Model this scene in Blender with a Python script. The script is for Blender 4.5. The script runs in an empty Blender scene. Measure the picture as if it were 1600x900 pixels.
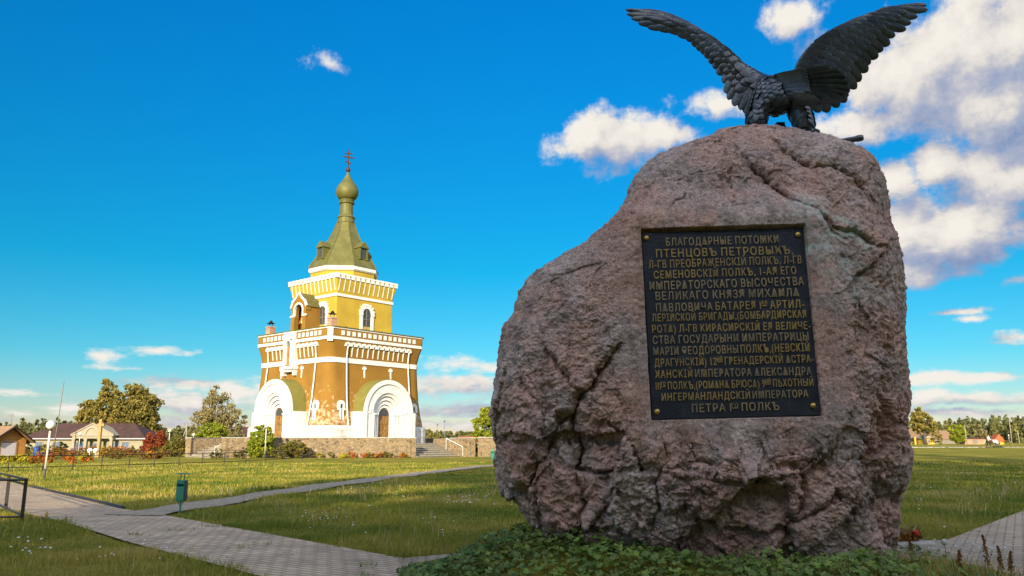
import bpy, bmesh, math, random
import numpy as np
from mathutils import Vector, Matrix
C = bpy.context.scene
COL = C.collection
R = math.radians
random.seed(7)
RNG = np.random.default_rng(11)

# ------------------------------------------------------------------ camera, sky, sun, exposure
FPX = 1250.0
PITCH = math.atan(240 / FPX)
CAM = np.array([0, 0, 1.6])
cam_d = bpy.data.cameras.new('camera'); cam = bpy.data.objects.new('camera', cam_d); COL.objects.link(cam)
cam.location = CAM; cam.rotation_euler = (math.pi / 2 + PITCH, 0, 0)
cam_d.sensor_width = 36; cam_d.lens = 36 * FPX / 1600; cam_d.clip_start = 0.1; cam_d.clip_end = 9000
C.camera = cam
SUN_AZ, SUN_EL = 12.0, 17.0            # sun stands behind the viewer, a little to the left
C.view_settings.view_transform = 'Standard'; C.view_settings.look = 'None'
C.view_settings.exposure = 1.2; C.view_settings.gamma = 1; C.view_settings.use_curve_mapping = False
sun_d = bpy.data.lights.new('sun', 'SUN'); sun = bpy.data.objects.new('sun', sun_d); COL.objects.link(sun)
sun_d.energy = 3.7; sun_d.angle = R(0.5); sun_d.color = (1.0, 0.84, 0.6)
sdir = Vector((-math.sin(R(SUN_AZ)) * math.cos(R(SUN_EL)), -math.cos(R(SUN_AZ)) * math.cos(R(SUN_EL)), math.sin(R(SUN_EL))))
sun.rotation_euler = sdir.to_track_quat('Z', 'Y').to_euler()
sun.location = (-20, -60, 30)

FW = np.array([0, math.cos(PITCH), math.sin(PITCH)]); UP = np.array([0, -math.sin(PITCH), math.cos(PITCH)])
def ray(x, y): return FW + np.array([1., 0, 0]) * ((x - 800) / FPX) + UP * ((450 - y) / FPX)
def at(x, y, Y):                        # the point of the place seen at photo pixel x, y that lies Y metres north
    r = ray(x, y); return CAM + r * (Y / r[1])
def proj(P):
    d = P - CAM; z = d @ FW
    return np.stack([800 + FPX * d[:, 0] / z, 450 - FPX * (d @ UP) / z], -1)

def build_world():
    w = bpy.data.worlds.new('World'); C.world = w; w.use_nodes = True
    nt = w.node_tree; N = nt.nodes; L = nt.links; N.clear()
    def nd(t, tree=None, **k):
        n = (tree or nt).nodes.new(t)
        for a, b in k.items(): setattr(n, a, b)
        return n
    # (azimuth, elevation) of cloud banks, each an ellipse: pixel centre, half sizes, weight
    clouds = [(965, 222, 108, 40, 1), (925, 215, 50, 48, 1), (1030, 212, 55, 32, .9), (1110, 160, 62, 24, .75), (1240, 28, 58, 32, .8), (1275, 75, 40, 36, .5),
              (1530, 90, 155, 110, 1.3), (1430, 125, 105, 85, 1.2), (1570, 160, 110, 80, 1.3), (1370, 195, 90, 34, .9), (1475, 262, 58, 42, 1), (1390, 280, 52, 36, .9),
              (1570, 275, 95, 55, 1.2), (1415, 340, 60, 34, .9), (1470, 365, 130, 62, 1.25), (1550, 345, 80, 40, 1), (1420, 420, 60, 28, .9), (518, 98, 44, 18, .55), (250, 545, 44, 8, .42), (162, 556, 32, 11, .42),
              (310, 598, 110, 14, 0.62), (290, 632, 80, 20, 0.69), (390, 608, 50, 22, 0.62), (100, 634, 40, 12, 0.48), (40, 642, 50, 9, 0.41), (720, 572, 70, 14, 0.62), (715, 604, 80, 18, 0.69),
              (730, 640, 80, 12, 0.62), (700, 664, 100, 8, 0.55), (1500, 594, 130, 12, 0.62), (1500, 622, 140, 14, 0.65), (1490, 648, 130, 10, 0.58), (1500, 672, 140, 9, 0.48), (1475, 489, 45, 6, 0.48), (1512, 500, 40, 7, 0.51),
              (1585, 527, 34, 14, 0.62), (1592, 438, 30, 14, 0.55), (250, 660, 200, 9, 0.48), (60, 612, 60, 6, 0.34), (200, 575, 60, 5, 0.27)]
    ng = bpy.data.node_groups.new('cloud_density', 'ShaderNodeTree')
    ng.interface.new_socket('v', in_out='INPUT', socket_type='NodeSocketVector')
    ng.interface.new_socket('d', in_out='OUTPUT', socket_type='NodeSocketFloat')
    gi = nd('NodeGroupInput', ng); go = nd('NodeGroupOutput', ng); G = ng.links
    nz = nd('ShaderNodeTexNoise', ng); nz.inputs['Scale'].default_value = 9; nz.inputs['Detail'].default_value = 4; nz.inputs['Roughness'].default_value = .55
    G.new(gi.outputs[0], nz.inputs['Vector'])
    sb = nd('ShaderNodeVectorMath', ng, operation='SUBTRACT'); sb.inputs[1].default_value = (.5, .5, .5); G.new(nz.outputs['Color'], sb.inputs[0])
    sc = nd('ShaderNodeVectorMath', ng, operation='MULTIPLY'); sc.inputs[1].default_value = (.05, .022, 0); G.new(sb.outputs[0], sc.inputs[0])
    ad = nd('ShaderNodeVectorMath', ng, operation='ADD'); G.new(gi.outputs[0], ad.inputs[0]); G.new(sc.outputs[0], ad.inputs[1])
    last = None
    banks = []
    for (px, py, rx, ry, wt) in clouds:
        r = ray(px, py); k = FPX * (1 + ((px - 800) / FPX) ** 2 * .6)
        banks.append((math.atan2(r[0], r[1]), math.atan2(r[2], math.hypot(r[0], r[1])), rx / k, ry / k, wt))
    # unseen clouds added behind and beside the viewer as fill light on the boulder
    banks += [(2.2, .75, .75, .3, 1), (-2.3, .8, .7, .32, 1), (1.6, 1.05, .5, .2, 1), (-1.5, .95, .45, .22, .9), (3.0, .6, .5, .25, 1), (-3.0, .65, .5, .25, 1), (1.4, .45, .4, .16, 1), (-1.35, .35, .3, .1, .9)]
    for (az, el, rx, ry, wt) in banks:
        s1 = nd('ShaderNodeVectorMath', ng, operation='SUBTRACT'); s1.inputs[1].default_value = (az, el, 0); G.new(ad.outputs[0], s1.inputs[0])
        s2 = nd('ShaderNodeVectorMath', ng, operation='MULTIPLY'); s2.inputs[1].default_value = (1 / rx / 1.25, 1 / ry / 1.25, 0); G.new(s1.outputs[0], s2.inputs[0])
        s3 = nd('ShaderNodeVectorMath', ng, operation='LENGTH'); G.new(s2.outputs[0], s3.inputs[0])
        m = nd('ShaderNodeMath', ng, operation='MULTIPLY_ADD'); m.inputs[1].default_value = -wt; m.inputs[2].default_value = wt; G.new(s3.outputs['Value'], m.inputs[0])
        if last is None: last = m
        else:
            x = nd('ShaderNodeMath', ng, operation='SMOOTH_MAX'); x.inputs[2].default_value = .12
            G.new(last.outputs[0], x.inputs[0]); G.new(m.outputs[0], x.inputs[1]); last = x
    # billows: noise laid out on a cloud layer overhead, so that it tightens towards the horizon
    se = nd('ShaderNodeSeparateXYZ', ng); G.new(gi.outputs[0], se.inputs[0])
    ze = nd('ShaderNodeMath', ng, operation='ADD'); ze.inputs[1].default_value = .2; G.new(se.outputs[1], ze.inputs[0])
    lg = nd('ShaderNodeMath', ng, operation='LOGARITHM'); lg.inputs[1].default_value = 2.718; G.new(ze.outputs[0], lg.inputs[0])
    iz = nd('ShaderNodeMath', ng, operation='DIVIDE'); iz.inputs[0].default_value = .55; G.new(ze.outputs[0], iz.inputs[1])
    ax = nd('ShaderNodeMath', ng, operation='MULTIPLY'); G.new(se.outputs[0], ax.inputs[0]); ax.inputs[1].default_value = 1.35
    ly = nd('ShaderNodeMath', ng, operation='MULTIPLY'); G.new(lg.outputs[0], ly.inputs[0]); ly.inputs[1].default_value = .85
    st = nd('ShaderNodeCombineXYZ', ng); G.new(ax.outputs[0], st.inputs[0]); G.new(ly.outputs[0], st.inputs[1])
    n2 = nd('ShaderNodeTexNoise', ng); n2.inputs['Scale'].default_value = 15; n2.inputs['Detail'].default_value = 10; n2.inputs['Roughness'].default_value = .62
    G.new(st.outputs[0], n2.inputs['Vector'])
    f = nd('ShaderNodeMath', ng, operation='MULTIPLY_ADD'); f.inputs[1].default_value = 1.7; f.inputs[2].default_value = -.85; G.new(n2.outputs['Fac'], f.inputs[0])
    a = nd('ShaderNodeMath', ng, operation='ADD'); G.new(last.outputs[0], a.inputs[0]); G.new(f.outputs[0], a.inputs[1])
    G.new(a.outputs[0], go.inputs[0])
    tc = nd('ShaderNodeTexCoord'); sx = nd('ShaderNodeSeparateXYZ'); L.new(tc.outputs['Generated'], sx.inputs[0])
    azn = nd('ShaderNodeMath', operation='ARCTAN2'); L.new(sx.outputs[0], azn.inputs[0]); L.new(sx.outputs[1], azn.inputs[1])
    eln = nd('ShaderNodeMath', operation='ARCSINE'); L.new(sx.outputs[2], eln.inputs[0])
    cx = nd('ShaderNodeCombineXYZ'); L.new(azn.outputs[0], cx.inputs[0]); L.new(eln.outputs[0], cx.inputs[1])
    g1 = nd('ShaderNodeGroup'); g1.node_tree = ng; L.new(cx.outputs[0], g1.inputs[0])
    of = nd('ShaderNodeVectorMath', operation='ADD'); of.inputs[1].default_value = (-.015, .032, 0); L.new(cx.outputs[0], of.inputs[0])
    g2 = nd('ShaderNodeGroup'); g2.node_tree = ng; L.new(of.outputs[0], g2.inputs[0])
    def mapr(src, a, b, c=0, d=1, smooth=True):
        m = nd('ShaderNodeMapRange'); m.inputs[1].default_value = a; m.inputs[2].default_value = b; m.inputs[3].default_value = c; m.inputs[4].default_value = d
        if smooth: m.interpolation_type = 'SMOOTHSTEP'
        L.new(src, m.inputs[0]); return m.outputs[0]
    dens = mapr(g1.outputs[0], .04, .5)
    df = nd('ShaderNodeMath', operation='SUBTRACT'); L.new(g1.outputs[0], df.inputs[0]); L.new(g2.outputs[0], df.inputs[1])
    fv = nd('ShaderNodeTexNoise'); fv.inputs['Scale'].default_value = 34; fv.inputs['Detail'].default_value = 7; L.new(cx.outputs[0], fv.inputs['Vector'])
    fa = nd('ShaderNodeMath', operation='MULTIPLY_ADD'); fa.inputs[1].default_value = .5; L.new(fv.outputs['Fac'], fa.inputs[0]); L.new(df.outputs[0], fa.inputs[2])
    lit = mapr(fa.outputs[0], -.5, 1.2, smooth=False)
    thick = mapr(g1.outputs[0], .25, .9)
    ramp = nd('ShaderNodeValToRGB'); L.new(lit, ramp.inputs[0]); e = ramp.color_ramp.elements
    e[0].position = .05; e[0].color = (.26, .35, .57, 1); e[1].position = .85; e[1].color = (1.0, .95, .87, 1)
    for p, c in ((.3, (.43, .48, .63, 1)), (.46, (.62, .62, .67, 1)), (.62, (.86, .81, .76, 1))): q = e.new(p); q.color = c
    sky = nd('ShaderNodeTexSky', sky_type='NISHITA'); sky.sun_disc = False; sky.sun_elevation = R(SUN_EL); sky.sun_rotation = R(180 + SUN_AZ)
    sky.altitude = 200; sky.air_density = 1.0; sky.dust_density = .15; sky.ozone_density = 3.0
    hs = nd('ShaderNodeHueSaturation'); hs.inputs['Saturation'].default_value = 1.2; hs.inputs['Value'].default_value = 1.0; L.new(sky.outputs[0], hs.inputs['Color'])
    # a polarising filter's deepening of the blue, strongest low down
    pr = nd('ShaderNodeValToRGB'); L.new(mapr(eln.outputs[0], 0, .75, smooth=False), pr.inputs[0]); e = pr.color_ramp.elements
    e[0].position = 0; e[0].color = (.44, .335, .375, 1); e[1].position = 1; e[1].color = (.0, .64, .9, 1); q = e.new(.28); q.color = (.03, .44, .47, 1); q = e.new(.13); q.color = (.15, .40, .43, 1)
    pm = nd('ShaderNodeMix'); pm.data_type = 'RGBA'; pm.blend_type = 'MULTIPLY'; pm.inputs[0].default_value = 1; L.new(hs.outputs[0], pm.inputs[6]); L.new(pr.outputs[0], pm.inputs[7])
    b1 = nd('ShaderNodeBackground'); b1.inputs[1].default_value = .118; L.new(pm.outputs[2], b1.inputs[0])
    b2 = nd('ShaderNodeBackground'); L.new(ramp.outputs[0], b2.inputs[0])
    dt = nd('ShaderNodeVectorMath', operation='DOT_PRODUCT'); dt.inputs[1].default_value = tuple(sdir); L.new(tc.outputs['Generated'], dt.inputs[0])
    L.new(mapr(dt.outputs['Value'], -.35, .45, .40, 1.9), b2.inputs[1])          # sun-side clouds strengthened so the added ones fill the shade
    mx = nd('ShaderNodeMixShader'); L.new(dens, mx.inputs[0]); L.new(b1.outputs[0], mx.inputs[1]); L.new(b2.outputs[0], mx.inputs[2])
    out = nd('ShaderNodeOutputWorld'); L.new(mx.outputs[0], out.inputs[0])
build_world()

# ------------------------------------------------------------------ materials
def mat(name, cols, scale=4.0, rough=.8, metal=0.0, bump=0.0, bscale=None, detail=6, stretch=(1, 1, 1), spec=.3, rand=0.0, translucent=0.0):
    """cols: list of (position, rgb) over a noise; rand: brightness spread per loose piece"""
    m = bpy.data.materials.new(name); m.use_nodes = True; nt = m.node_tree; N = nt.nodes; L = nt.links
    b = N['Principled BSDF']; b.inputs['Roughness'].default_value = rough; b.inputs['Metallic'].default_value = metal
    b.inputs['Specular IOR Level'].default_value = spec
    tc = N.new('ShaderNodeTexCoord'); mp = N.new('ShaderNodeMapping'); mp.inputs['Scale'].default_value = stretch; L.new(tc.outputs['Object'], mp.inputs[0])
    nz = N.new('ShaderNodeTexNoise'); nz.inputs['Scale'].default_value = scale; nz.inputs['Detail'].default_value = detail; nz.inputs['Roughness'].default_value = .6
    L.new(mp.outputs[0], nz.inputs['Vector'])
    rp = N.new('ShaderNodeValToRGB'); L.new(nz.outputs['Fac'], rp.inputs[0]); e = rp.color_ramp.elements
    while len(e) < len(cols): e.new(.5)
    for k, (p, c) in enumerate(sorted(cols, key=lambda t: t[0])): e[k].position = p; e[k].color = (*c, 1)
    src = rp.outputs[0]
    if rand:
        ge = N.new('ShaderNodeNewGeometry'); mr = N.new('ShaderNodeMapRange'); mr.inputs[3].default_value = 1 - rand; mr.inputs[4].default_value = 1 + rand
        L.new(ge.outputs['Random Per Island'], mr.inputs[0])
        hv = N.new('ShaderNodeHueSaturation'); L.new(src, hv.inputs['Color']); L.new(mr.outputs[0], hv.inputs['Value'])
        m2 = N.new('ShaderNodeMapRange'); m2.inputs[3].default_value = .5 - rand * .055; m2.inputs[4].default_value = .5 + rand * .055
        w = N.new('ShaderNodeTexWhiteNoise'); w.noise_dimensions = '1D'; L.new(ge.outputs['Random Per Island'], w.inputs['W']); L.new(w.outputs['Value'], m2.inputs[0]); L.new(m2.outputs[0], hv.inputs['Hue'])
        src = hv.outputs[0]
    L.new(src, b.inputs['Base Color'])
    if bump:
        n2 = N.new('ShaderNodeTexNoise'); n2.inputs['Scale'].default_value = bscale or scale * 4; n2.inputs['Detail'].default_value = 5; L.new(mp.outputs[0], n2.inputs['Vector'])
        bp = N.new('ShaderNodeBump'); bp.inputs['Strength'].default_value = bump; bp.inputs['Distance'].default_value = .05
        L.new(n2.outputs['Fac'], bp.inputs['Height']); L.new(bp.outputs[0], b.inputs['Normal'])
    if translucent:
        t = N.new('ShaderNodeBsdfTranslucent'); L.new(src, t.inputs[0]); mx = N.new('ShaderNodeMixShader'); mx.inputs[0].default_value = translucent
        L.new(b.outputs[0], mx.inputs[1]); L.new(t.outputs[0], mx.inputs[2]); L.new(mx.outputs[0], N['Material Output'].inputs[0])
    return m
def flat(name, c, rough=.6, metal=0.0, var=.12, scale=6, bump=0.0, spec=.3):
    lo = tuple(v * (1 - var) for v in c); hi = tuple(min(1, v * (1 + var)) for v in c)
    return mat(name, [(.3, lo), (.7, hi)], scale, rough, metal, bump, spec=spec)
def leafmat(name, a, b, rand=.35, tr=.3, scale=.35): return mat(name, [(.3, a), (.7, b)], scale, .7, rand=rand, translucent=tr, spec=.2)

def paint_mat(name, c, worn, amount, zlo, zhi):
    """painted brick: brick courses in the bump, flaked patches that are denser towards zlo"""
    m = bpy.data.materials.new(name); m.use_nodes = True; nt = m.node_tree; N = nt.nodes; L = nt.links
    b = N['Principled BSDF']; b.inputs['Roughness'].default_value = .85; b.inputs['Specular IOR Level'].default_value = .2
    tc = N.new('ShaderNodeTexCoord'); sp = N.new('ShaderNodeSeparateXYZ'); L.new(tc.outputs['Object'], sp.inputs[0])
    n1 = N.new('ShaderNodeTexNoise'); n1.inputs['Scale'].default_value = .5; n1.inputs['Detail'].default_value = 4; L.new(tc.outputs['Object'], n1.inputs['Vector'])
    rp = N.new('ShaderNodeValToRGB'); e = rp.color_ramp.elements; e[0].position = .3; e[1].position = .7
    e[0].color = (*[v * .86 for v in c], 1); e[1].color = (*[v * 1.1 for v in c], 1); L.new(n1.outputs['Fac'], rp.inputs[0])
    n2 = N.new('ShaderNodeTexNoise'); n2.inputs['Scale'].default_value = 2.2; n2.inputs['Detail'].default_value = 9; n2.inputs['Roughness'].default_value = .72; L.new(tc.outputs['Object'], n2.inputs['Vector'])
    ge = N.new('ShaderNodeMapRange'); ge.inputs[1].default_value = zlo; ge.inputs[2].default_value = zhi; ge.inputs[3].default_value = amount; ge.inputs[4].default_value = 0; L.new(sp.outputs[2], ge.inputs[0])
    ad = N.new('ShaderNodeMath'); ad.operation = 'ADD'; L.new(n2.outputs['Fac'], ad.inputs[0]); L.new(ge.outputs[0], ad.inputs[1])
    mr = N.new('ShaderNodeMapRange'); mr.inputs[1].default_value = .66; mr.inputs[2].default_value = .72; L.new(ad.outputs[0], mr.inputs[0])
    n3 = N.new('ShaderNodeTexNoise'); n3.inputs['Scale'].default_value = 6; L.new(tc.outputs['Object'], n3.inputs['Vector'])
    r3 = N.new('ShaderNodeValToRGB'); e = r3.color_ramp.elements; e[0].position = .42; e[0].color = (*worn, 1); e[1].position = .6; e[1].color = (.34, .20, .10, 1); L.new(n3.outputs['Fac'], r3.inputs[0])
    mx = N.new('ShaderNodeMix'); mx.data_type = 'RGBA'; L.new(mr.outputs[0], mx.inputs[0]); L.new(rp.outputs[0], mx.inputs[6]); L.new(r3.outputs[0], mx.inputs[7]); L.new(mx.outputs[2], b.inputs['Base Color'])
    wv = N.new('ShaderNodeTexWave'); wv.wave_type = 'BANDS'; wv.bands_direction = 'Z'; wv.inputs['Scale'].default_value = 2.2; wv.inputs['Distortion'].default_value = 1.0; L.new(tc.outputs['Object'], wv.inputs['Vector'])
    bp = N.new('ShaderNodeBump'); bp.inputs['Strength'].default_value = .25; bp.inputs['Distance'].default_value = .02; L.new(wv.outputs['Fac'], bp.inputs['Height'])
    b2 = N.new('ShaderNodeBump'); b2.inputs['Strength'].default_value = .4; b2.inputs['Distance'].default_value = .03; L.new(n2.outputs['Fac'], b2.inputs['Height']); L.new(bp.outputs[0], b2.inputs['Normal']); L.new(b2.outputs[0], b.inputs['Normal'])
    return m
def rubble_mat(name, cols, scale, mortar, flatz=1.0):
    m = bpy.data.materials.new(name); m.use_nodes = True; nt = m.node_tree; N = nt.nodes; L = nt.links
    b = N['Principled BSDF']; b.inputs['Roughness'].default_value = .9; b.inputs['Specular IOR Level'].default_value = .2
    tc = N.new('ShaderNodeTexCoord'); mp = N.new('ShaderNodeMapping'); mp.inputs['Scale'].default_value = (1, 1, flatz); L.new(tc.outputs['Object'], mp.inputs[0])
    v = N.new('ShaderNodeTexVoronoi'); v.inputs['Scale'].default_value = scale; L.new(mp.outputs[0], v.inputs['Vector'])
    ve = N.new('ShaderNodeTexVoronoi'); ve.feature = 'DISTANCE_TO_EDGE'; ve.inputs['Scale'].default_value = scale; L.new(mp.outputs[0], ve.inputs['Vector'])
    sx = N.new('ShaderNodeSeparateColor'); L.new(v.outputs['Color'], sx.inputs[0])
    rp = N.new('ShaderNodeValToRGB'); e = rp.color_ramp.elements
    while len(e) < len(cols): e.new(.5)
    for k, c in enumerate(cols): e[k].position = k / (len(cols) - 1); e[k].color = (*c, 1)
    L.new(sx.outputs[0], rp.inputs[0])
    mr = N.new('ShaderNodeMapRange'); mr.inputs[1].default_value = .02; mr.inputs[2].default_value = .09; L.new(ve.outputs['Distance'], mr.inputs[0])
    mx = N.new('ShaderNodeMix'); mx.data_type = 'RGBA'; mx.inputs[6].default_value = (*mortar, 1); L.new(mr.outputs[0], mx.inputs[0]); L.new(rp.outputs[0], mx.inputs[7])
    nz = N.new('ShaderNodeTexNoise'); nz.inputs['Scale'].default_value = scale * 5; nz.inputs['Detail'].default_value = 6; L.new(tc.outputs['Object'], nz.inputs['Vector'])
    hv = N.new('ShaderNodeHueSaturation'); L.new(mx.outputs[2], hv.inputs['Color']); mv = N.new('ShaderNodeMapRange'); mv.inputs[3].default_value = .6; mv.inputs[4].default_value = 1.4; L.new(nz.outputs['Fac'], mv.inputs[0]); L.new(mv.outputs[0], hv.inputs['Value'])
    L.new(hv.outputs[0], b.inputs['Base Color'])
    bp = N.new('ShaderNodeBump'); bp.inputs['Strength'].default_value = .8; bp.inputs['Distance'].default_value = .06; L.new(mr.outputs[0], bp.inputs['Height']); L.new(bp.outputs[0], b.inputs['Normal'])
    return m
def tile_mat(name, c1, c2, mortar, bw, bh, rot=0.0, rough=.8, bump=.4, vert=False, msize=.02, moss=None):
    m = bpy.data.materials.new(name); m.use_nodes = True; nt = m.node_tree; N = nt.nodes; L = nt.links
    b = N['Principled BSDF']; b.inputs['Roughness'].default_value = rough; b.inputs['Specular IOR Level'].default_value = .25
    tc = N.new('ShaderNodeTexCoord'); mp = N.new('ShaderNodeMapping'); L.new(tc.outputs['Object'], mp.inputs[0])
    mp.inputs['Rotation'].default_value = (math.pi / 2, 0, rot) if vert else (0, 0, rot)
    br = N.new('ShaderNodeTexBrick'); br.inputs['Scale'].default_value = 1; br.inputs['Brick Width'].default_value = bw; br.inputs['Row Height'].default_value = bh
    br.inputs['Mortar Size'].default_value = msize; br.inputs['Mortar Smooth'].default_value = .3; br.inputs['Color1'].default_value = (*c1, 1); br.inputs['Color2'].default_value = (*c2, 1); br.inputs['Mortar'].default_value = (*mortar, 1)
    L.new(mp.outputs[0], br.inputs['Vector'])
    nz = N.new('ShaderNodeTexNoise'); nz.inputs['Scale'].default_value = 1.3; nz.inputs['Detail'].default_value = 8; nz.inputs['Roughness'].default_value = .7; L.new(tc.outputs['Object'], nz.inputs['Vector'])
    mv = N.new('ShaderNodeMapRange'); mv.inputs[1].default_value = .3; mv.inputs[2].default_value = .7; mv.inputs[3].default_value = .68; mv.inputs[4].default_value = 1.3; L.new(nz.outputs['Fac'], mv.inputs[0])
    hv = N.new('ShaderNodeHueSaturation'); L.new(br.outputs['Color'], hv.inputs['Color']); L.new(mv.outputs[0], hv.inputs['Value'])
    src = hv.outputs[0]
    if moss:
        n2 = N.new('ShaderNodeTexNoise'); n2.inputs['Scale'].default_value = 2.6; n2.inputs['Detail'].default_value = 10; n2.inputs['Roughness'].default_value = .75; L.new(tc.outputs['Object'], n2.inputs['Vector'])
        ad = N.new('ShaderNodeMath'); ad.operation = 'MULTIPLY_ADD'; ad.inputs[1].default_value = .16; L.new(br.outputs['Fac'], ad.inputs[0]); L.new(n2.outputs['Fac'], ad.inputs[2])
        mr = N.new('ShaderNodeMapRange'); mr.inputs[1].default_value = .62; mr.inputs[2].default_value = .74; L.new(ad.outputs[0], mr.inputs[0])
        mx = N.new('ShaderNodeMix'); mx.data_type = 'RGBA'; L.new(mr.outputs[0], mx.inputs[0]); L.new(src, mx.inputs[6]); mx.inputs[7].default_value = (*moss, 1); src = mx.outputs[2]
    L.new(src, b.inputs['Base Color'])
    iv = N.new('ShaderNodeMath'); iv.operation = 'MULTIPLY_ADD'; iv.inputs[1].default_value = -1; L.new(br.outputs['Fac'], iv.inputs[0])
    n4 = N.new('ShaderNodeTexNoise'); n4.inputs['Scale'].default_value = 30; n4.inputs['Detail'].default_value = 5; L.new(tc.outputs['Object'], n4.inputs['Vector']); L.new(n4.outputs['Fac'], iv.inputs[2])
    bp = N.new('ShaderNodeBump'); bp.inputs['Strength'].default_value = bump; bp.inputs['Distance'].default_value = .02; L.new(iv.outputs[0], bp.inputs['Height']); L.new(bp.outputs[0], b.inputs['Normal'])
    return m

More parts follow.
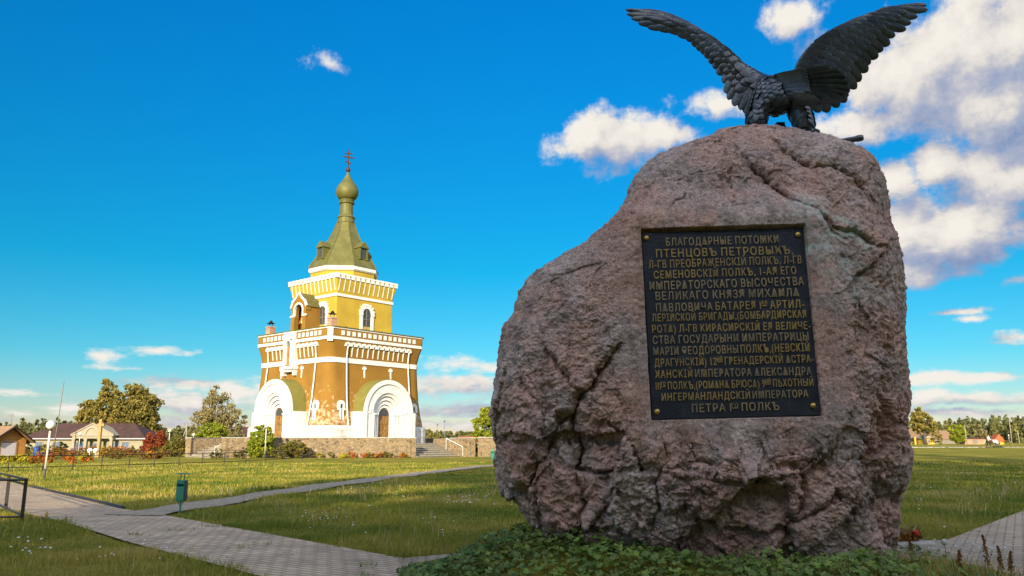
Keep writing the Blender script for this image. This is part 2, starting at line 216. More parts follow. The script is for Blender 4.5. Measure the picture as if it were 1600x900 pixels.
MT = dict(
    white=flat('white_limewash', (.64, .63, .60), .9, var=.06, scale=2, bump=.15),
    ochre=paint_mat('ochre_painted_brick', (.245, .128, .021), (.50, .38, .24), .25, 1.5, 7.5),
    yellow=paint_mat('yellow_painted_brick', (.44, .30, .038), (.75, .62, .35), .04, 13, 16),
    plinth=tile_mat('plinth_stone', (.56, .53, .48), (.48, .45, .40), (.33, .3, .26), 1.1, .62, vert=True, msize=.018),
    rooft=mat('green_metal_roof', [(.3, (.10, .097, .025)), (.7, (.155, .145, .042))], 1.2, .55, .2, .2, 20),
    cheek=mat('green_painted_sheet', [(.3, (.15, .14, .03)), (.7, (.21, .19, .045))], 1.2, .6),
    dark=flat('dark_glass', (.05, .055, .06), .25, var=.3, spec=.6),
    iron=flat('black_iron', (.022, .02, .018), .55, .4), crossm=flat('brown_iron', (.09, .04, .02), .5, .5),
    door=mat('carved_oak_door', [(.35, (.16, .08, .02)), (.65, (.30, .17, .05))], 5, .6, 0, .6, 8, stretch=(1, 1, .5)),
    redbrick=tile_mat('red_brick', (.34, .12, .06), (.42, .2, .1), (.5, .42, .33), .26, .08, vert=True, msize=.012),
    rubble=rubble_mat('rubble_stone', [(.10, .07, .04), (.25, .175, .09), (.16, .12, .07), (.30, .21, .105), (.20, .135, .08)], 3.1, (.33, .27, .18), 1.5),
    step=flat('stone_steps', (.30, .27, .21), .9, var=.25, scale=3, bump=.3),
    concrete=flat('concrete', (.36, .34, .31), .9, var=.2, scale=5, bump=.3),
    paver=tile_mat('concrete_pavers', (.50, .37, .25), (.38, .285, .19), (.19, .15, .09), .26, .13, R(32), .85, .9, msize=.014, moss=(.075, .085, .025)),
    dirt=mat('trodden_dirt', [(.3, (.20, .16, .11)), (.7, (.34, .28, .20))], 3, .95, 0, .5, 25),
    bronze=mat('dark_bronze', [(.3, (.035, .042, .05)), (.62, (.075, .088, .10)), (.8, (.12, .125, .12))], 3, .36, .55, .12, 30, spec=.5),
    plate=mat('bronze_plate', [(.3, (.014, .018, .026)), (.55, (.024, .03, .042)), (.75, (.045, .055, .07))], 3.5, .5, .5, .2, 40, spec=.4),
    letter=mat('gilt_letters', [(.35, (.27, .20, .095)), (.65, (.42, .29, .10))], 2.2, .45, .35),
    letterd=mat('worn_gilt_letters', [(.35, (.22, .185, .125)), (.65, (.36, .27, .14))], 5, .5, .35),
    stud=flat('brass_stud', (.5, .33, .1), .35, .8),
    bing=flat('green_bin_paint', (.035, .19, .13), .5, var=.15, scale=9), bindark=flat('dark_bin_lid', (.035, .05, .04), .5),
    steelp=flat('dark_brown_paint', (.022, .015, .014), .5, var=.2), globe=flat('opal_globe', (.78, .74, .62), .25, var=.03, spec=.5), polew=flat('white_pole', (.62, .58, .5), .5),
    poled=flat('dark_pole_base', (.06, .055, .05), .6), wood=mat('weathered_pine', [(.3, (.30, .19, .07)), (.7, (.44, .29, .11))], 3, .7, stretch=(3, 3, .4)),
    cream=flat('cream_render', (.30, .27, .185), .9, var=.08, scale=1), pinkt=flat('pinkish_trim', (.36, .28, .22), .8), tilec=mat('dark_red_roof', [(.3, (.045, .026, .02)), (.7, (.085, .042, .03))], .6, .7, 0, .3, 6),
    tilebr=mat('brown_tile_roof', [(.3, (.22, .13, .07)), (.7, (.33, .2, .11))], 3, .8, 0, .4, 12), kbrick=mat('orange_timber_cladding', [(.3, (.30, .13, .03)), (.7, (.42, .20, .05))], 2.5, .7, 0, .3, 10, stretch=(.5, .5, 6)),
    ldoor=flat('lilac_grey_door', (.42, .38, .4), .7), blueg=flat('blue_grey_glass', (.10, .15, .22), .25, var=.3, spec=.5), bluebin=flat('blue_plastic', (.02, .05, .2), .5),
    polewood=flat('pole_timber', (.30, .26, .2), .85, var=.2), grey=flat('grey_wood', (.2, .17, .14), .9), yel=flat('yellow_boards', (.62, .40, .05), .8), redr=flat('red_roof', (.45, .1, .03), .7), bark=mat('bark', [(.3, (.06, .05, .035)), (.7, (.15, .12, .09))], 5, .95, 0, .6, 12, stretch=(2, 2, .5)),
    birch=mat('birch_bark', [(.38, (.10, .09, .08)), (.5, (.55, .52, .46)), (.8, (.68, .64, .56))], 2.5, .85, stretch=(1, 1, 2.5)),
    lf_lime=leafmat('olive_leaves', (.16, .15, .03), (.33, .255, .06)), lf_birch=leafmat('pale_birch_leaves', (.22, .19, .07), (.36, .29, .13), .3), lf_green=leafmat('yellow_green_leaves', (.16, .21, .016), (.34, .36, .03), .35),
    lf_dark=leafmat('dark_leaves', (.03, .045, .018), (.07, .09, .025)), lf_red=leafmat('red_leaves', (.2, .04, .018), (.36, .10, .03)), lf_shrub=leafmat('shrub_leaves', (.10, .11, .02), (.24, .18, .04)), lf_wood=leafmat('far_wood_leaves', (.07, .085, .03), (.16, .15, .045), .3, .15, .03),
    lf_orange=leafmat('orange_flowers', (.35, .07, .01), (.55, .22, .02), .4), lf_yellow=leafmat('yellow_flowers', (.34, .28, .015), (.5, .42, .03), .4), lf_pink=leafmat('pink_flowers', (.4, .16, .3), (.55, .3, .42), .3), lf_mauve=leafmat('mauve_flowers', (.3, .2, .28), (.45, .3, .38), .3), lf_rust=leafmat('rusty_plants', (.16, .07, .015), (.33, .16, .03), .4), lf_white=leafmat('white_petals', (.6, .6, .55), (.8, .8, .75), .1, .2),
    skin=flat('skin', (.5, .3, .2), .6), hair=flat('dark_hair', (.03, .022, .018), .6), jacket=flat('pale_grey_jacket', (.5, .51, .53), .8), trousers=flat('black_trousers', (.02, .02, .024), .8), blue=flat('blue_fabric', (.06, .09, .2), .8), icon=mat('icon_panel', [(.35, (.28, .06, .03)), (.5, (.35, .2, .06)), (.65, (.16, .07, .04))], 2.2, .6), icong=flat('icon_green', (.12, .17, .09), .7), red=flat('red_petals', (.5, .015, .015), .6), straw=flat('dry_straw', (.4, .31, .16), .9))

# ------------------------------------------------------------------ mesh helpers
class MB:
    def __init__(s, M=None): s.v = []; s.f = []; s.M = M or Matrix.Identity(4)
    def p(s, x, y, z): s.v.append(tuple(s.M @ Vector((x, y, z)))); return len(s.v) - 1
    def face(s, *i): s.f.append(tuple(i))
    def box(s, x0, x1, y0, y1, z0, z1):
        i = [s.p(x, y, z) for z in (z0, z1) for x, y in ((x0, y0), (x1, y0), (x1, y1), (x0, y1))]
        for q in ((3, 2, 1, 0), (4, 5, 6, 7), (0, 1, 5, 4), (1, 2, 6, 5), (2, 3, 7, 6), (3, 0, 4, 7)): s.face(*[i[k] for k in q])
        return s
    def rings(s, rings, cap0=True, cap1=True, closed=True):
        idx = [[s.p(*q) for q in r] for r in rings]; n = len(idx[0])
        for a, b in zip(idx, idx[1:]):
            for k in range(n if closed else n - 1): s.face(a[k], a[(k + 1) % n], b[(k + 1) % n], b[k])
        if cap0: s.face(*idx[0][::-1])
        if cap1: s.face(*idx[-1])
        return s
    def lathe(s, prof, n=24, cx=0, cy=0, rot=0.0):
        return s.rings([[(cx + r * math.cos(rot + 2 * math.pi * k / n), cy + r * math.sin(rot + 2 * math.pi * k / n), z) for k in range(n)] for r, z in prof])
    def tube(s, pts, rads, n=7):
        pts = [Vector(p) for p in pts]; rr = rads if hasattr(rads, '__len__') else [rads] * len(pts); rs = []
        for k, p in enumerate(pts):
            d = (pts[min(k + 1, len(pts) - 1)] - pts[max(k - 1, 0)]).normalized()
            a = d.cross(Vector((0, 0, 1)) if abs(d.z) < .9 else Vector((1, 0, 0))).normalized(); b = d.cross(a)
            rs.append([tuple(p + (a * math.cos(2 * math.pi * j / n) + b * math.sin(2 * math.pi * j / n)) * rr[k]) for j in range(n)])
        return s.rings(rs)
    def ball(s, c, r, n=16, m=10, sz=1.0):
        return s.rings([[(c[0] + r * math.sin(t) * math.cos(2 * math.pi * k / n), c[1] + r * math.sin(t) * math.sin(2 * math.pi * k / n), c[2] - r * sz * math.cos(t)) for k in range(n)] for t in [math.pi * (j + .02) / (m + .04) for j in range(m + 1)]])
    def prism(s, poly, axis, t0, t1):
        """extrude 2-D polygon; axis 'y': poly is (x, z), 'x': (y, z), 'z': (x, y)"""
        mk = {'y': lambda a, b, t: (a, t, b), 'x': lambda a, b, t: (t, a, b), 'z': lambda a, b, t: (a, b, t)}[axis]
        return s.rings([[mk(a, b, t0) for a, b in poly], [mk(a, b, t1) for a, b in poly]])
    def build(s, name, m, parent=None, smooth=False, bevel=0.0):
        me = bpy.data.meshes.new(name); me.from_pydata(s.v, [], s.f); me.update()
        bm = bmesh.new(); bm.from_mesh(me); bmesh.ops.recalc_face_normals(bm, faces=bm.faces[:])
        bm.to_mesh(me); bm.free()
        return link(name, me, m, parent, smooth, bevel)
def link(name, me, m, parent=None, smooth=False, bevel=0.0):
    o = bpy.data.objects.new(name, me); COL.objects.link(o); me.materials.append(MT[m] if isinstance(m, str) else m)
    if smooth: me.polygons.foreach_set('use_smooth', [True] * len(me.polygons))
    if parent: o.parent = parent
    if bevel:
        b = o.modifiers.new('bevel', 'BEVEL'); b.width = bevel; b.segments = 2; b.limit_method = 'ANGLE'
    return o
def np_mesh(name, V, quads=None, tris=None, m=None, parent=None, smooth=False):
    me = bpy.data.meshes.new(name); V = np.asarray(V, np.float32).reshape(-1, 3)
    me.vertices.add(len(V)); me.vertices.foreach_set('co', V.ravel())
    parts = []; sizes = []
    if quads is not None and len(quads): parts.append(np.asarray(quads, np.int32).ravel()); sizes.append(np.full(len(quads), 4, np.int32))
    if tris is not None and len(tris): parts.append(np.asarray(tris, np.int32).ravel()); sizes.append(np.full(len(tris), 3, np.int32))
    li = np.concatenate(parts); sz = np.concatenate(sizes)
    me.loops.add(len(li)); me.loops.foreach_set('vertex_index', li)
    me.polygons.add(len(sz)); me.polygons.foreach_set('loop_start', np.concatenate([[0], np.cumsum(sz)[:-1]]).astype(np.int32)); me.polygons.foreach_set('loop_total', sz)
    me.update(calc_edges=True); me.validate()
    return link(name, me, m, parent, smooth)
def tag(o, label, cat, group=None, kind=None):
    if label: o['label'] = label
    if cat: o['category'] = cat
    if group: o['group'] = group
    if kind: o['kind'] = kind
    return o
def thing(name, label, cat, loc=(0, 0, 0), rz=0.0, group=None):
    o = bpy.data.objects.new(name, None); COL.objects.link(o); o.empty_display_size = .3
    o.location = tuple(float(v) for v in loc); o.rotation_euler = (0, 0, rz); return tag(o, label, cat, group)
def copy_tree(o, parent=None):
    c = o.copy(); COL.objects.link(c)
    if parent: c.parent = parent
    for ch in list(o.children): copy_tree(ch, c)
    return c
def ss(a, b, t):
    t = np.clip((np.asarray(t, float) - a) / (b - a), 0, 1); return t * t * (3 - 2 * t)
MC = (2.75, 10.3)
def gz(x, y):
    x = np.asarray(x, float); y = np.asarray(y, float); q = x / np.maximum(y, 1)
    g = .8 * ss(45, 110, y) * ss(.15, .42, q) - .8 * ss(100, 175, y) * (1 - ss(-.12, .1, q))
    return g + .2 * np.exp(-(np.hypot((x - MC[0]) * .92, y - MC[1]) / 2.75) ** 6) + .3 * np.exp(-(np.hypot(x - .45, (y - 10.4) * .9) / 1.15) ** 2)
def gp(px, py):
    """ground point under a photo pixel"""
    r = ray(px, py); t = 1.6 / max(1e-3, -r[2])
    for _ in range(30):
        p = CAM + r * t; t += (p[2] - float(gz(p[0], p[1]))) / max(1e-3, -r[2]) * .8
    return CAM + r * t

# ------------------------------------------------------------------ numpy noise
PERM = RNG.permutation(256); PERM = np.concatenate([PERM, PERM, PERM])
GRD = RNG.normal(size=(256, 3)); GRD /= np.linalg.norm(GRD, axis=1)[:, None]
def hsh(i, j, k): return PERM[(PERM[(PERM[i & 255] + j) & 255] + k) & 255]
def noise(P, s=0):
    P = P + s * 17.31; I = np.floor(P).astype(np.int64); f = P - I; u = f * f * f * (f * (f * 6 - 15) + 10); out = 0
    for a in (0, 1):
        for b in (0, 1):
            for c in (0, 1):
                g = GRD[hsh(I[:, 0] + a, I[:, 1] + b, I[:, 2] + c)]
                d = (f[:, 0] - a) * g[:, 0] + (f[:, 1] - b) * g[:, 1] + (f[:, 2] - c) * g[:, 2]
                out = out + d * (u[:, 0] if a else 1 - u[:, 0]) * (u[:, 1] if b else 1 - u[:, 1]) * (u[:, 2] if c else 1 - u[:, 2])
    return out * 1.6
def fbm(P, oct=4, s=0, gain=.5): return sum(noise(P * 2 ** k, s + k) * gain ** k for k in range(oct))
def ridged(P, oct=3, s=0): return sum((1 - np.abs(noise(P * 2 ** k, s + k)) * 1.6) * .5 ** k for k in range(oct)) / 1.75
def chips(P, s=0):
    """every cell of a Voronoi diagram becomes a tilted facet"""
    P = P + s * 9.7; I = np.floor(P).astype(np.int64); best = np.full(len(P), 9.0); out = np.zeros(len(P))
    for a in (-1, 0, 1):
        for b in (-1, 0, 1):
            for c in (-1, 0, 1):
                h = hsh(I[:, 0] + a, I[:, 1] + b, I[:, 2] + c); g = GRD[h]; ctr = I + np.array([a, b, c]) + .5 + GRD[(h * 7 + 3) & 255] * .45
                dv = P - ctr; d = (dv ** 2).sum(1); m = d < best; best = np.where(m, d, best)
                out = np.where(m, (dv * GRD[(h * 13 + 5) & 255]).sum(1) * .8 + g[:, 0] * .35, out)
    return out

# ------------------------------------------------------------------ ground and paths
def build_ground():
    a = np.concatenate([np.arange(0, 60, .75), np.geomspace(60, 5000, 60)])
    xs = np.concatenate([-a[:0:-1], a]); ys = np.concatenate([-np.geomspace(600, 20, 14), np.arange(-19, 70, .75), np.geomspace(70, 5000, 70)])
    X, Y = np.meshgrid(xs, ys); P = np.stack([X, Y, gz(X, Y)], -1).reshape(-1, 3)
    P[:, 2] += .03 * noise(P * np.array([.25, .25, 0]) + 3, 2) * ss(14, 26, P[:, 1])
    n = len(xs); i = np.arange(len(ys) - 1)[:, None] * n + np.arange(n - 1)[None]
    Q = np.stack([i, i + 1, i + n + 1, i + n], -1).reshape(-1, 4)
    m = bpy.data.materials.new('lawn'); m.use_nodes = True; nt = m.node_tree; N = nt.nodes; L = nt.links; b = N['Principled BSDF']; b.inputs['Roughness'].default_value = .95; b.inputs['Specular IOR Level'].default_value = .1
    tc = N.new('ShaderNodeTexCoord'); n1 = N.new('ShaderNodeTexNoise'); n1.inputs['Scale'].default_value = .22; n1.inputs['Detail'].default_value = 8; n1.inputs['Roughness'].default_value = .65; L.new(tc.outputs['Object'], n1.inputs[0])
    rp = N.new('ShaderNodeValToRGB'); e = rp.color_ramp.elements; e[0].position = .34; e[0].color = (.13, .15, .015, 1); e[1].position = .68; e[1].color = (.37, .275, .05, 1); k = e.new(.5); k.color = (.235, .21, .025, 1); L.new(n1.outputs['Fac'], rp.inputs[0])
    n2 = N.new('ShaderNodeTexNoise'); n2.inputs['Scale'].default_value = 3.5; n2.inputs['Detail'].default_value = 8; n2.inputs['Roughness'].default_value = .75; L.new(tc.outputs['Object'], n2.inputs[0])
    mv = N.new('ShaderNodeMapRange'); mv.inputs[1].default_value = .25; mv.inputs[2].default_value = .75; mv.inputs[3].default_value = .55; mv.inputs[4].default_value = 1.45; L.new(n2.outputs['Fac'], mv.inputs[0])
    hv = N.new('ShaderNodeHueSaturation'); L.new(rp.outputs[0], hv.inputs['Color']); L.new(mv.outputs[0], hv.inputs['Value']); L.new(hv.outputs[0], b.inputs['Base Color'])
    bp = N.new('ShaderNodeBump'); bp.inputs['Strength'].default_value = 1; bp.inputs['Distance'].default_value = .25; L.new(n2.outputs['Fac'], bp.inputs['Height']); L.new(bp.outputs[0], b.inputs['Normal'])
    tag(np_mesh('ground', P, quads=Q, m=m, smooth=True), None, None, kind='structure')
build_ground()
PAVE_A = [(-36, 52), (-17.08, 29.11), (-9.29, 19.69), (-7.72, 18.18), (-1.39, 11.34), (1.0, 8.9), (-1.0, 7.6), (-3.18, 10.18), (-6.11, 13.27), (-8.91, 16.51), (-13.4, 20.9), (-21, 29), (-41, 50)]
PAVE_B = [(-1.5, 11.38), (-.28, 12.29), (3.4, 13.2), (7.0, 13.43), (11.85, 19.16), (24, 33.5), (28, 31), (13.6, 14.5), (7.4, 8.4), (3.4, 10.5), (1.2, 9.3), (0, 8.8)]
def inside(poly, x, y):
    r = np.zeros(np.shape(x), bool); n = len(poly)
    for k in range(n):
        x0, y0 = poly[k]; x1, y1 = poly[(k + 1) % n]
        c = ((y0 > y) != (y1 > y)) & (x < (x1 - x0) * (y - y0) / ((y1 - y0) or 1e-9) + x0); r ^= c
    return r
def pave(name, poly, z, m):
    b = MB(); b.face(*[b.p(x, y, z) for x, y in poly])
    me = bpy.data.meshes.new(name); me.from_pydata(b.v, [], b.f); bm = bmesh.new(); bm.from_mesh(me); bmesh.ops.triangulate(bm, faces=bm.faces[:]); bmesh.ops.recalc_face_normals(bm, faces=bm.faces[:])
    for f in bm.faces:
        if f.normal.z < 0: f.normal_flip()
    bm.to_mesh(me); bm.free(); tag(link(name, me, m), None, None, kind='structure')
pave('paved_path', PAVE_A, .035, 'paver')
pave('paved_walk', PAVE_B, .041, 'paver')
DIRT = [gp(*q)[:2] for q in [(205, 808), (240, 803), (300, 793), (360, 783), (430, 772.5), (520, 759), (600, 748), (700, 735.5), (770, 727.5)]] + [np.array([4, 66.]), np.array([10, 78.])]
def dirt_dist(x, y):
    d = np.full(np.shape(x), 99.0)
    for a, b in zip(DIRT, DIRT[1:]):
        ab = b - a; t = np.clip(((x - a[0]) * ab[0] + (y - a[1]) * ab[1]) / (ab @ ab), 0, 1); d = np.minimum(d, np.hypot(x - a[0] - ab[0] * t, y - a[1] - ab[1] * t))
    return d
def build_dirt():
    b = MB(); L_ = []; pts = []
    for a, c in zip(DIRT, DIRT[1:]):
        k = max(2, int(np.linalg.norm(c - a) / 1.0)); pts += [a + (c - a) * t / k for t in range(k)]
    for k, p in enumerate(pts):
        d = pts[min(k + 1, len(pts) - 1)] - pts[max(k - 1, 0)]; d = d / np.linalg.norm(d); n = np.array([-d[1], d[0]])
        w0 = .62 + .14 * math.sin(k * 1.7) + .08 * math.sin(k * .61 + 1); w1 = .62 + .14 * math.sin(k * 1.3 + 2)
        L_.append([b.p(*(p + n * w0), .048 + float(gz(*p))), b.p(*(p - n * w1), .048 + float(gz(*p)))])
    for u, v in zip(L_, L_[1:]): b.face(u[1], v[1], v[0], u[0])
    tag(b.build('dirt_path', 'dirt'), None, None, kind='structure')
build_dirt()
kb = MB(); kb.tube([(-17.08, 29.15, .05), (-13, 24.2, .06), (-9.25, 19.72, .05)], .045, 6)
tag(kb.build('path_edging', 'steelp'), 'thin dark edging rail along the lawn side of the paved path at left', 'edging')

# ------------------------------------------------------------------ the church tower on its terrace
TC = np.array([-20.6, 96.0]); TZ = 1.5; TROT = R(-39.85)
def frame(k, d=0.0): return Matrix.Rotation(k * math.pi / 2, 4, 'Z')       # face frame: x outward, y to the right seen from outside
def rsq(h, r, z, n=6):
    """square of half size h with corners rounded by r"""
    o = []
    for q in range(4):
        a0 = q * math.pi / 2; cx = (h - r) * (1 if q in (0, 3) else -1); cy = (h - r) * (1 if q in (0, 1) else -1)
        o += [(cx + r * math.cos(a0 + math.pi / 2 * k / n), cy + r * math.sin(a0 + math.pi / 2 * k / n), z) for k in range(n + 1)]
    return o
def arch_pts(hw, zs, z0=0.0, n=20):
    return [(-hw, z0)] + [(-hw * math.cos(math.pi * k / n), zs + hw * math.sin(math.pi * k / n)) for k in range(n + 1)] + [(hw, z0)]
def arch_ring(b, ro, ri, zs, x0, x1, z0=0.0, n=22, yc=0.0):
    """arched band between radii ro and ri, from depth x0 (back) to x1 (front)"""
    A, B = arch_pts(ro, zs, z0, n), arch_pts(ri, zs, z0, n)
    r = [[(x0, y + yc, z) for y, z in A], [(x1, y + yc, z) for y, z in A], [(x1, y + yc, z) for y, z in B], [(x0, y + yc, z) for y, z in B]]
    ix = [[b.p(*q) for q in k] for k in r]; m = len(A)
    for a, c in zip(ix, ix[1:] + ix[:1]):
        for k in range(m - 1): b.face(a[k], a[k + 1], c[k + 1], c[k])
    b.face(*[i[0] for i in ix]); b.face(*[i[-1] for i in ix])
def whalf(z):
    return float(np.interp(z, [1.8, 3, 4.5, 6.5, 8.7, 9.3, 10.2, 11.0, 11.6, 12.4], [7.6, 7.36, 7.12, 6.92, 6.74, 6.75, 6.86, 7.03, 7.06, 7.06]))
def wrad(z): return float(np.interp(z, [1.8, 5, 9, 12], [1.9, 1.5, 1.0, .55]))
def build_tower():
    T = thing('church_tower', 'tall ochre and white chapel tower with green tent roof and onion dome', 'church', (*TC, TZ), TROT)
    b = MB(); b.rings([rsq(7.95, 2.2, z) for z in (-.6, 1.55)] + [rsq(7.8, 2.1, 1.8)]); b.build('plinth', 'plinth', T)
    b = MB(); zz = [1.7, 2.2, 3, 3.8, 4.5, 5.5, 6.5, 7.5, 8.7, 9.0, 9.3, 9.75, 10.2, 10.6, 11.0, 11.6, 12.35]
    b.rings([rsq(whalf(z), wrad(z), z) for z in zz]); w = b.build('lower_wall', 'ochre', T, True)
    b = MB()
    for z0, z1, e in ((8.62, 9.16, .10), (11.08, 11.42, .09)): b.rings([rsq(whalf((z0 + z1) / 2) + e, wrad(z0) + .05, z) for z in (z0, z1)])
    b.build('string_course', 'white', T)
    b = MB(); b.rings([rsq(whalf(12) + .08, .6, z) for z in (12.28, 12.42)]); b.build('cornice', 'white', T)
    b = MB(); b.rings([rsq(7.22, .65, 12.424), rsq(7.22, .65, 12.52), rsq(5.0, .4, 12.9)]); b.build('lower_roof', 'rooft', T)
    for k in (0, 3, 1, 2):
        M = frame(k); W = lambda z: whalf(z)
        # frieze of white squares, corbel arcs with hanging strips
        b = MB(M)
        for j in range(15):
            if k == 3 and abs(j - 7) < 1.5: continue
            u = (j - 7) * .76; b.box(6.8, W(11.8) + .07, u - .2, u + .2, 11.6, 12.1)
        b.build('frieze', 'white', T)
        b = MB(M)
        for j in range(13):
            u = (j - 6) * .76
            if k == 3 and abs(u) < 1.0: continue
            arch_ring(b, .38, .17, 10.55, 6.4, W(10.75) + .14, 10.45, 6, u)
            b.prism([(u - .35, 10.62), (u + .35, 10.62), (u + .25, 10.84), (u, 10.93), (u - .25, 10.84)], 'x', 6.4, W(10.75) + .10)
            if j not in (0, 12): b.rings([[(W(z) + e, u + s * .06, z) for s in (-1, 1)] + [(W(z) - .2, u + s * .06, z) for s in (1, -1)] for z, e in ((9.35, .05), (9.9, .07), (10.5, .09))])
        b.build('corbel_frieze', 'white', T)
        for u in (-4.56, 4.56):
            b = MB(M); b.tube([(W(z) + .16, u, z) for z in (10.5, 10.2, 9.3)] + [(W(z) + .2, u + math.copysign(.12 * (9 - z) / 7, u) * 1.2, z) for z in (8.6, 6.5, 4.5, 3, 2)] + [(8.05, u * 1.03, .1)], .085, 6)
            b.build('downpipe', 'white', T, True)
        b = MB(M)
        for u in (-1.95, 1.95):
            if k == 3 and u < 0: pass
            b = MB(M); b.box(6.3, W(7.9) + .07, u - .1, u + .1, 7.1, 8.2); b.prism([(u - .3, 8.05), (u + .3, 8.05), (u + .2, 8.32), (u, 8.42), (u - .2, 8.32)], 'x', 6.3, W(8.2) + .12); b.build('slit_ornament', 'white', T)
        for u in (-5.35, 5.35):
            b = MB(M); x = W(3.0) + .12
            arch_ring(b, .5, .13, 4.0, 6.2, x - .14, 3.6, 10, u); b.box(6.3, x, u - .24, u - .1, 1.9, 3.62); b.box(6.3, x, u + .1, u + .24, 1.9, 3.62); b.box(6.3, x - .03, u - .5, u - .24, 3.45, 3.62); b.box(6.3, x - .03, u + .24, u + .5, 3.45, 3.62)
            g = b.build('slit_window_frame', 'white', T); b = MB(M); b.box(6.3, x - .12, u - .098, u + .098, 1.95, 4.1); b.build('slit_window', 'dark', g)
        # portal: nested arches stepping back to the oak door
        P = MB(M); R0, zs, xf = 3.6, 3.3, 9.0
        arch_ring(P, R0, 3.12, zs, 5.9, xf, -.4); arch_ring(P, 3.12, 2.15, zs, 6.2, xf - .16, -.4)
        arch_ring(P, 2.15, 1.8, zs, 6.2, xf - .36, -.4); arch_ring(P, 1.8, 1.45, zs - .1, 6.2, xf - .54, -.4); arch_ring(P, 1.45, 1.1, zs - .2, 6.2, xf - .70, -.4); arch_ring(P, 1.1, .82, zs - .3, 6.2, xf - .82, -.4)
        P.box(6.5, xf + .1, -4.0, -2.8, -.4, .55); P.box(6.5, xf + .1, 2.8, 4.0, -.4, .55); P.box(6.6, xf - .05, -4.05, -R0 + .01, .55, zs); P.box(6.6, xf - .05, R0 - .01, 4.05, .55, zs)
        for s in (-1, 1):
            for u, dx in ((2.0, .28), (1.62, .46), (1.27, .62)): P.tube([(xf - dx + .05, s * u, .2), (xf - dx + .05, s * u, zs - .3)], .09, 8); P.box(xf - dx - .1, xf - dx + .19, s * u - .14, s * u + .14, zs - .32, zs - .12); P.box(xf - dx - .1, xf - dx + .19, s * u - .14, s * u + .14, .1, .3)
            P.prism([(s * 2.45, zs - .15), (s * 2.65, zs + .35), (s * 2.85, zs - .15)], 'x', xf - .3, xf - .08)
        po = P.build('portal', 'white', T)
        b = MB(M); b.prism(arch_pts(.80, zs - .32, -.35, 14), 'x', 6.4, xf - .93); d = b.build('door', 'door', po)
        b = MB(M)
        for u in (-.4, .4):
            for z in (.15, .75, 1.35, 1.95): b.box(xf - .96, xf - .88, u - .27, u + .27, z, z + .45)
        b.box(xf - .96, xf - .87, -.04, .04, -.3, 2.9); b.build('panel', 'door', d, bevel=.03)
        b = MB(M); b.prism(arch_pts(.68, zs - .28, zs - .36, 14), 'x', 6.9, xf - .90); b.build('fanlight', 'dark', d)
        b = MB(M); arch_ring(b, R0 + .09, R0 + .004, zs, 5.6, xf - .1, zs + .01, 26); b.build('portal_roof', 'cheek', po)
    # icon niche on the left face
    M = frame(3); x = 7.13
    b = MB(M); arch_ring(b, .62, .42, 10.9, 6.3, x + .35, 8.6, 12); b.box(6.4, x + .3, -.95, -.62, 8.4, 12.35); b.box(6.4, x + .3, .62, .95, 8.4, 12.35); b.box(6.4, x + .3, -.62, .62, 11.55, 12.35)
    b.prism([(-.8, 11.5), (.8, 11.5), (.45, 11.75), (0, 12.3), (-.45, 11.75)], 'x', 6.4, x + .42)
    b.box(6.3, x + .5, -1.15, 1.15, 8.1, 8.42); b.box(6.3, x + .3, -.8, .8, 7.8, 8.1); b.box(6.3, x + .2, -1.05, -.85, 7.4, 8.1); b.box(6.3, x + .2, .85, 1.05, 7.4, 8.1)
    nic = b.build('icon_niche', 'white', T); b = MB(M); b.prism(arch_pts(.41, 10.9, 8.43, 10), 'x', 6.5, x + .12); ic = b.build('icon', 'icon', nic)
    b = MB(M); b.prism(arch_pts(.405, 10.9, 10.75, 10), 'x', 6.6, x + .135); b.build('icon_top', 'icong', ic)
    b = MB(Matrix.Rotation(-math.pi / 4, 4, 'Z')); b.box(9.4, 9.82, -.3, .3, 10.85, 12.27); b.build('corner_strip', 'white', T)
    # chimneys on the lower roof
    for cx, cy in ((6.2, -6.2), (-5.4, -6.3)):
        b = MB(); b.box(cx - .38, cx + .38, cy - .38, cy + .38, 12.4, 13.5); b.box(cx - .44, cx + .44, cy - .44, cy + .44, 13.4, 13.55); ch = b.build('chimney', 'redbrick', T)
        b = MB(); b.lathe([(.5, 13.92), (.1, 14.12), (.02, 14.14)], 10, cx, cy)
        for q in range(4): b.tube([(cx + .25 * math.cos(q * 1.57), cy + .25 * math.sin(q * 1.57), 13.5), (cx + .25 * math.cos(q * 1.57), cy + .25 * math.sin(q * 1.57), 13.95)], .03, 4)
        b.lathe([(.22, 14.1), (.1, 14.3)], 8, cx, cy); b.build('cap', 'iron', ch)
    # upper storey
    b = MB(); b.rings([rsq(h, .12, z, 2) for h, z in ((4.32, 12.3), (4.24, 16.6), (4.24, 16.9), (4.36, 17.5), (4.52, 18.2), (4.58, 18.9))]); b.build('upper_wall', 'yellow', T)
    b = MB(); b.rings([rsq(4.36, .12, z, 2) for z in (16.5, 16.82)]); b.build('upper_string_course', 'white', T)
    b = MB(); b.rings([rsq(4.6, .12, z, 2) for z in (18.62, 18.8)]); b.build('parapet', 'yellow', T)
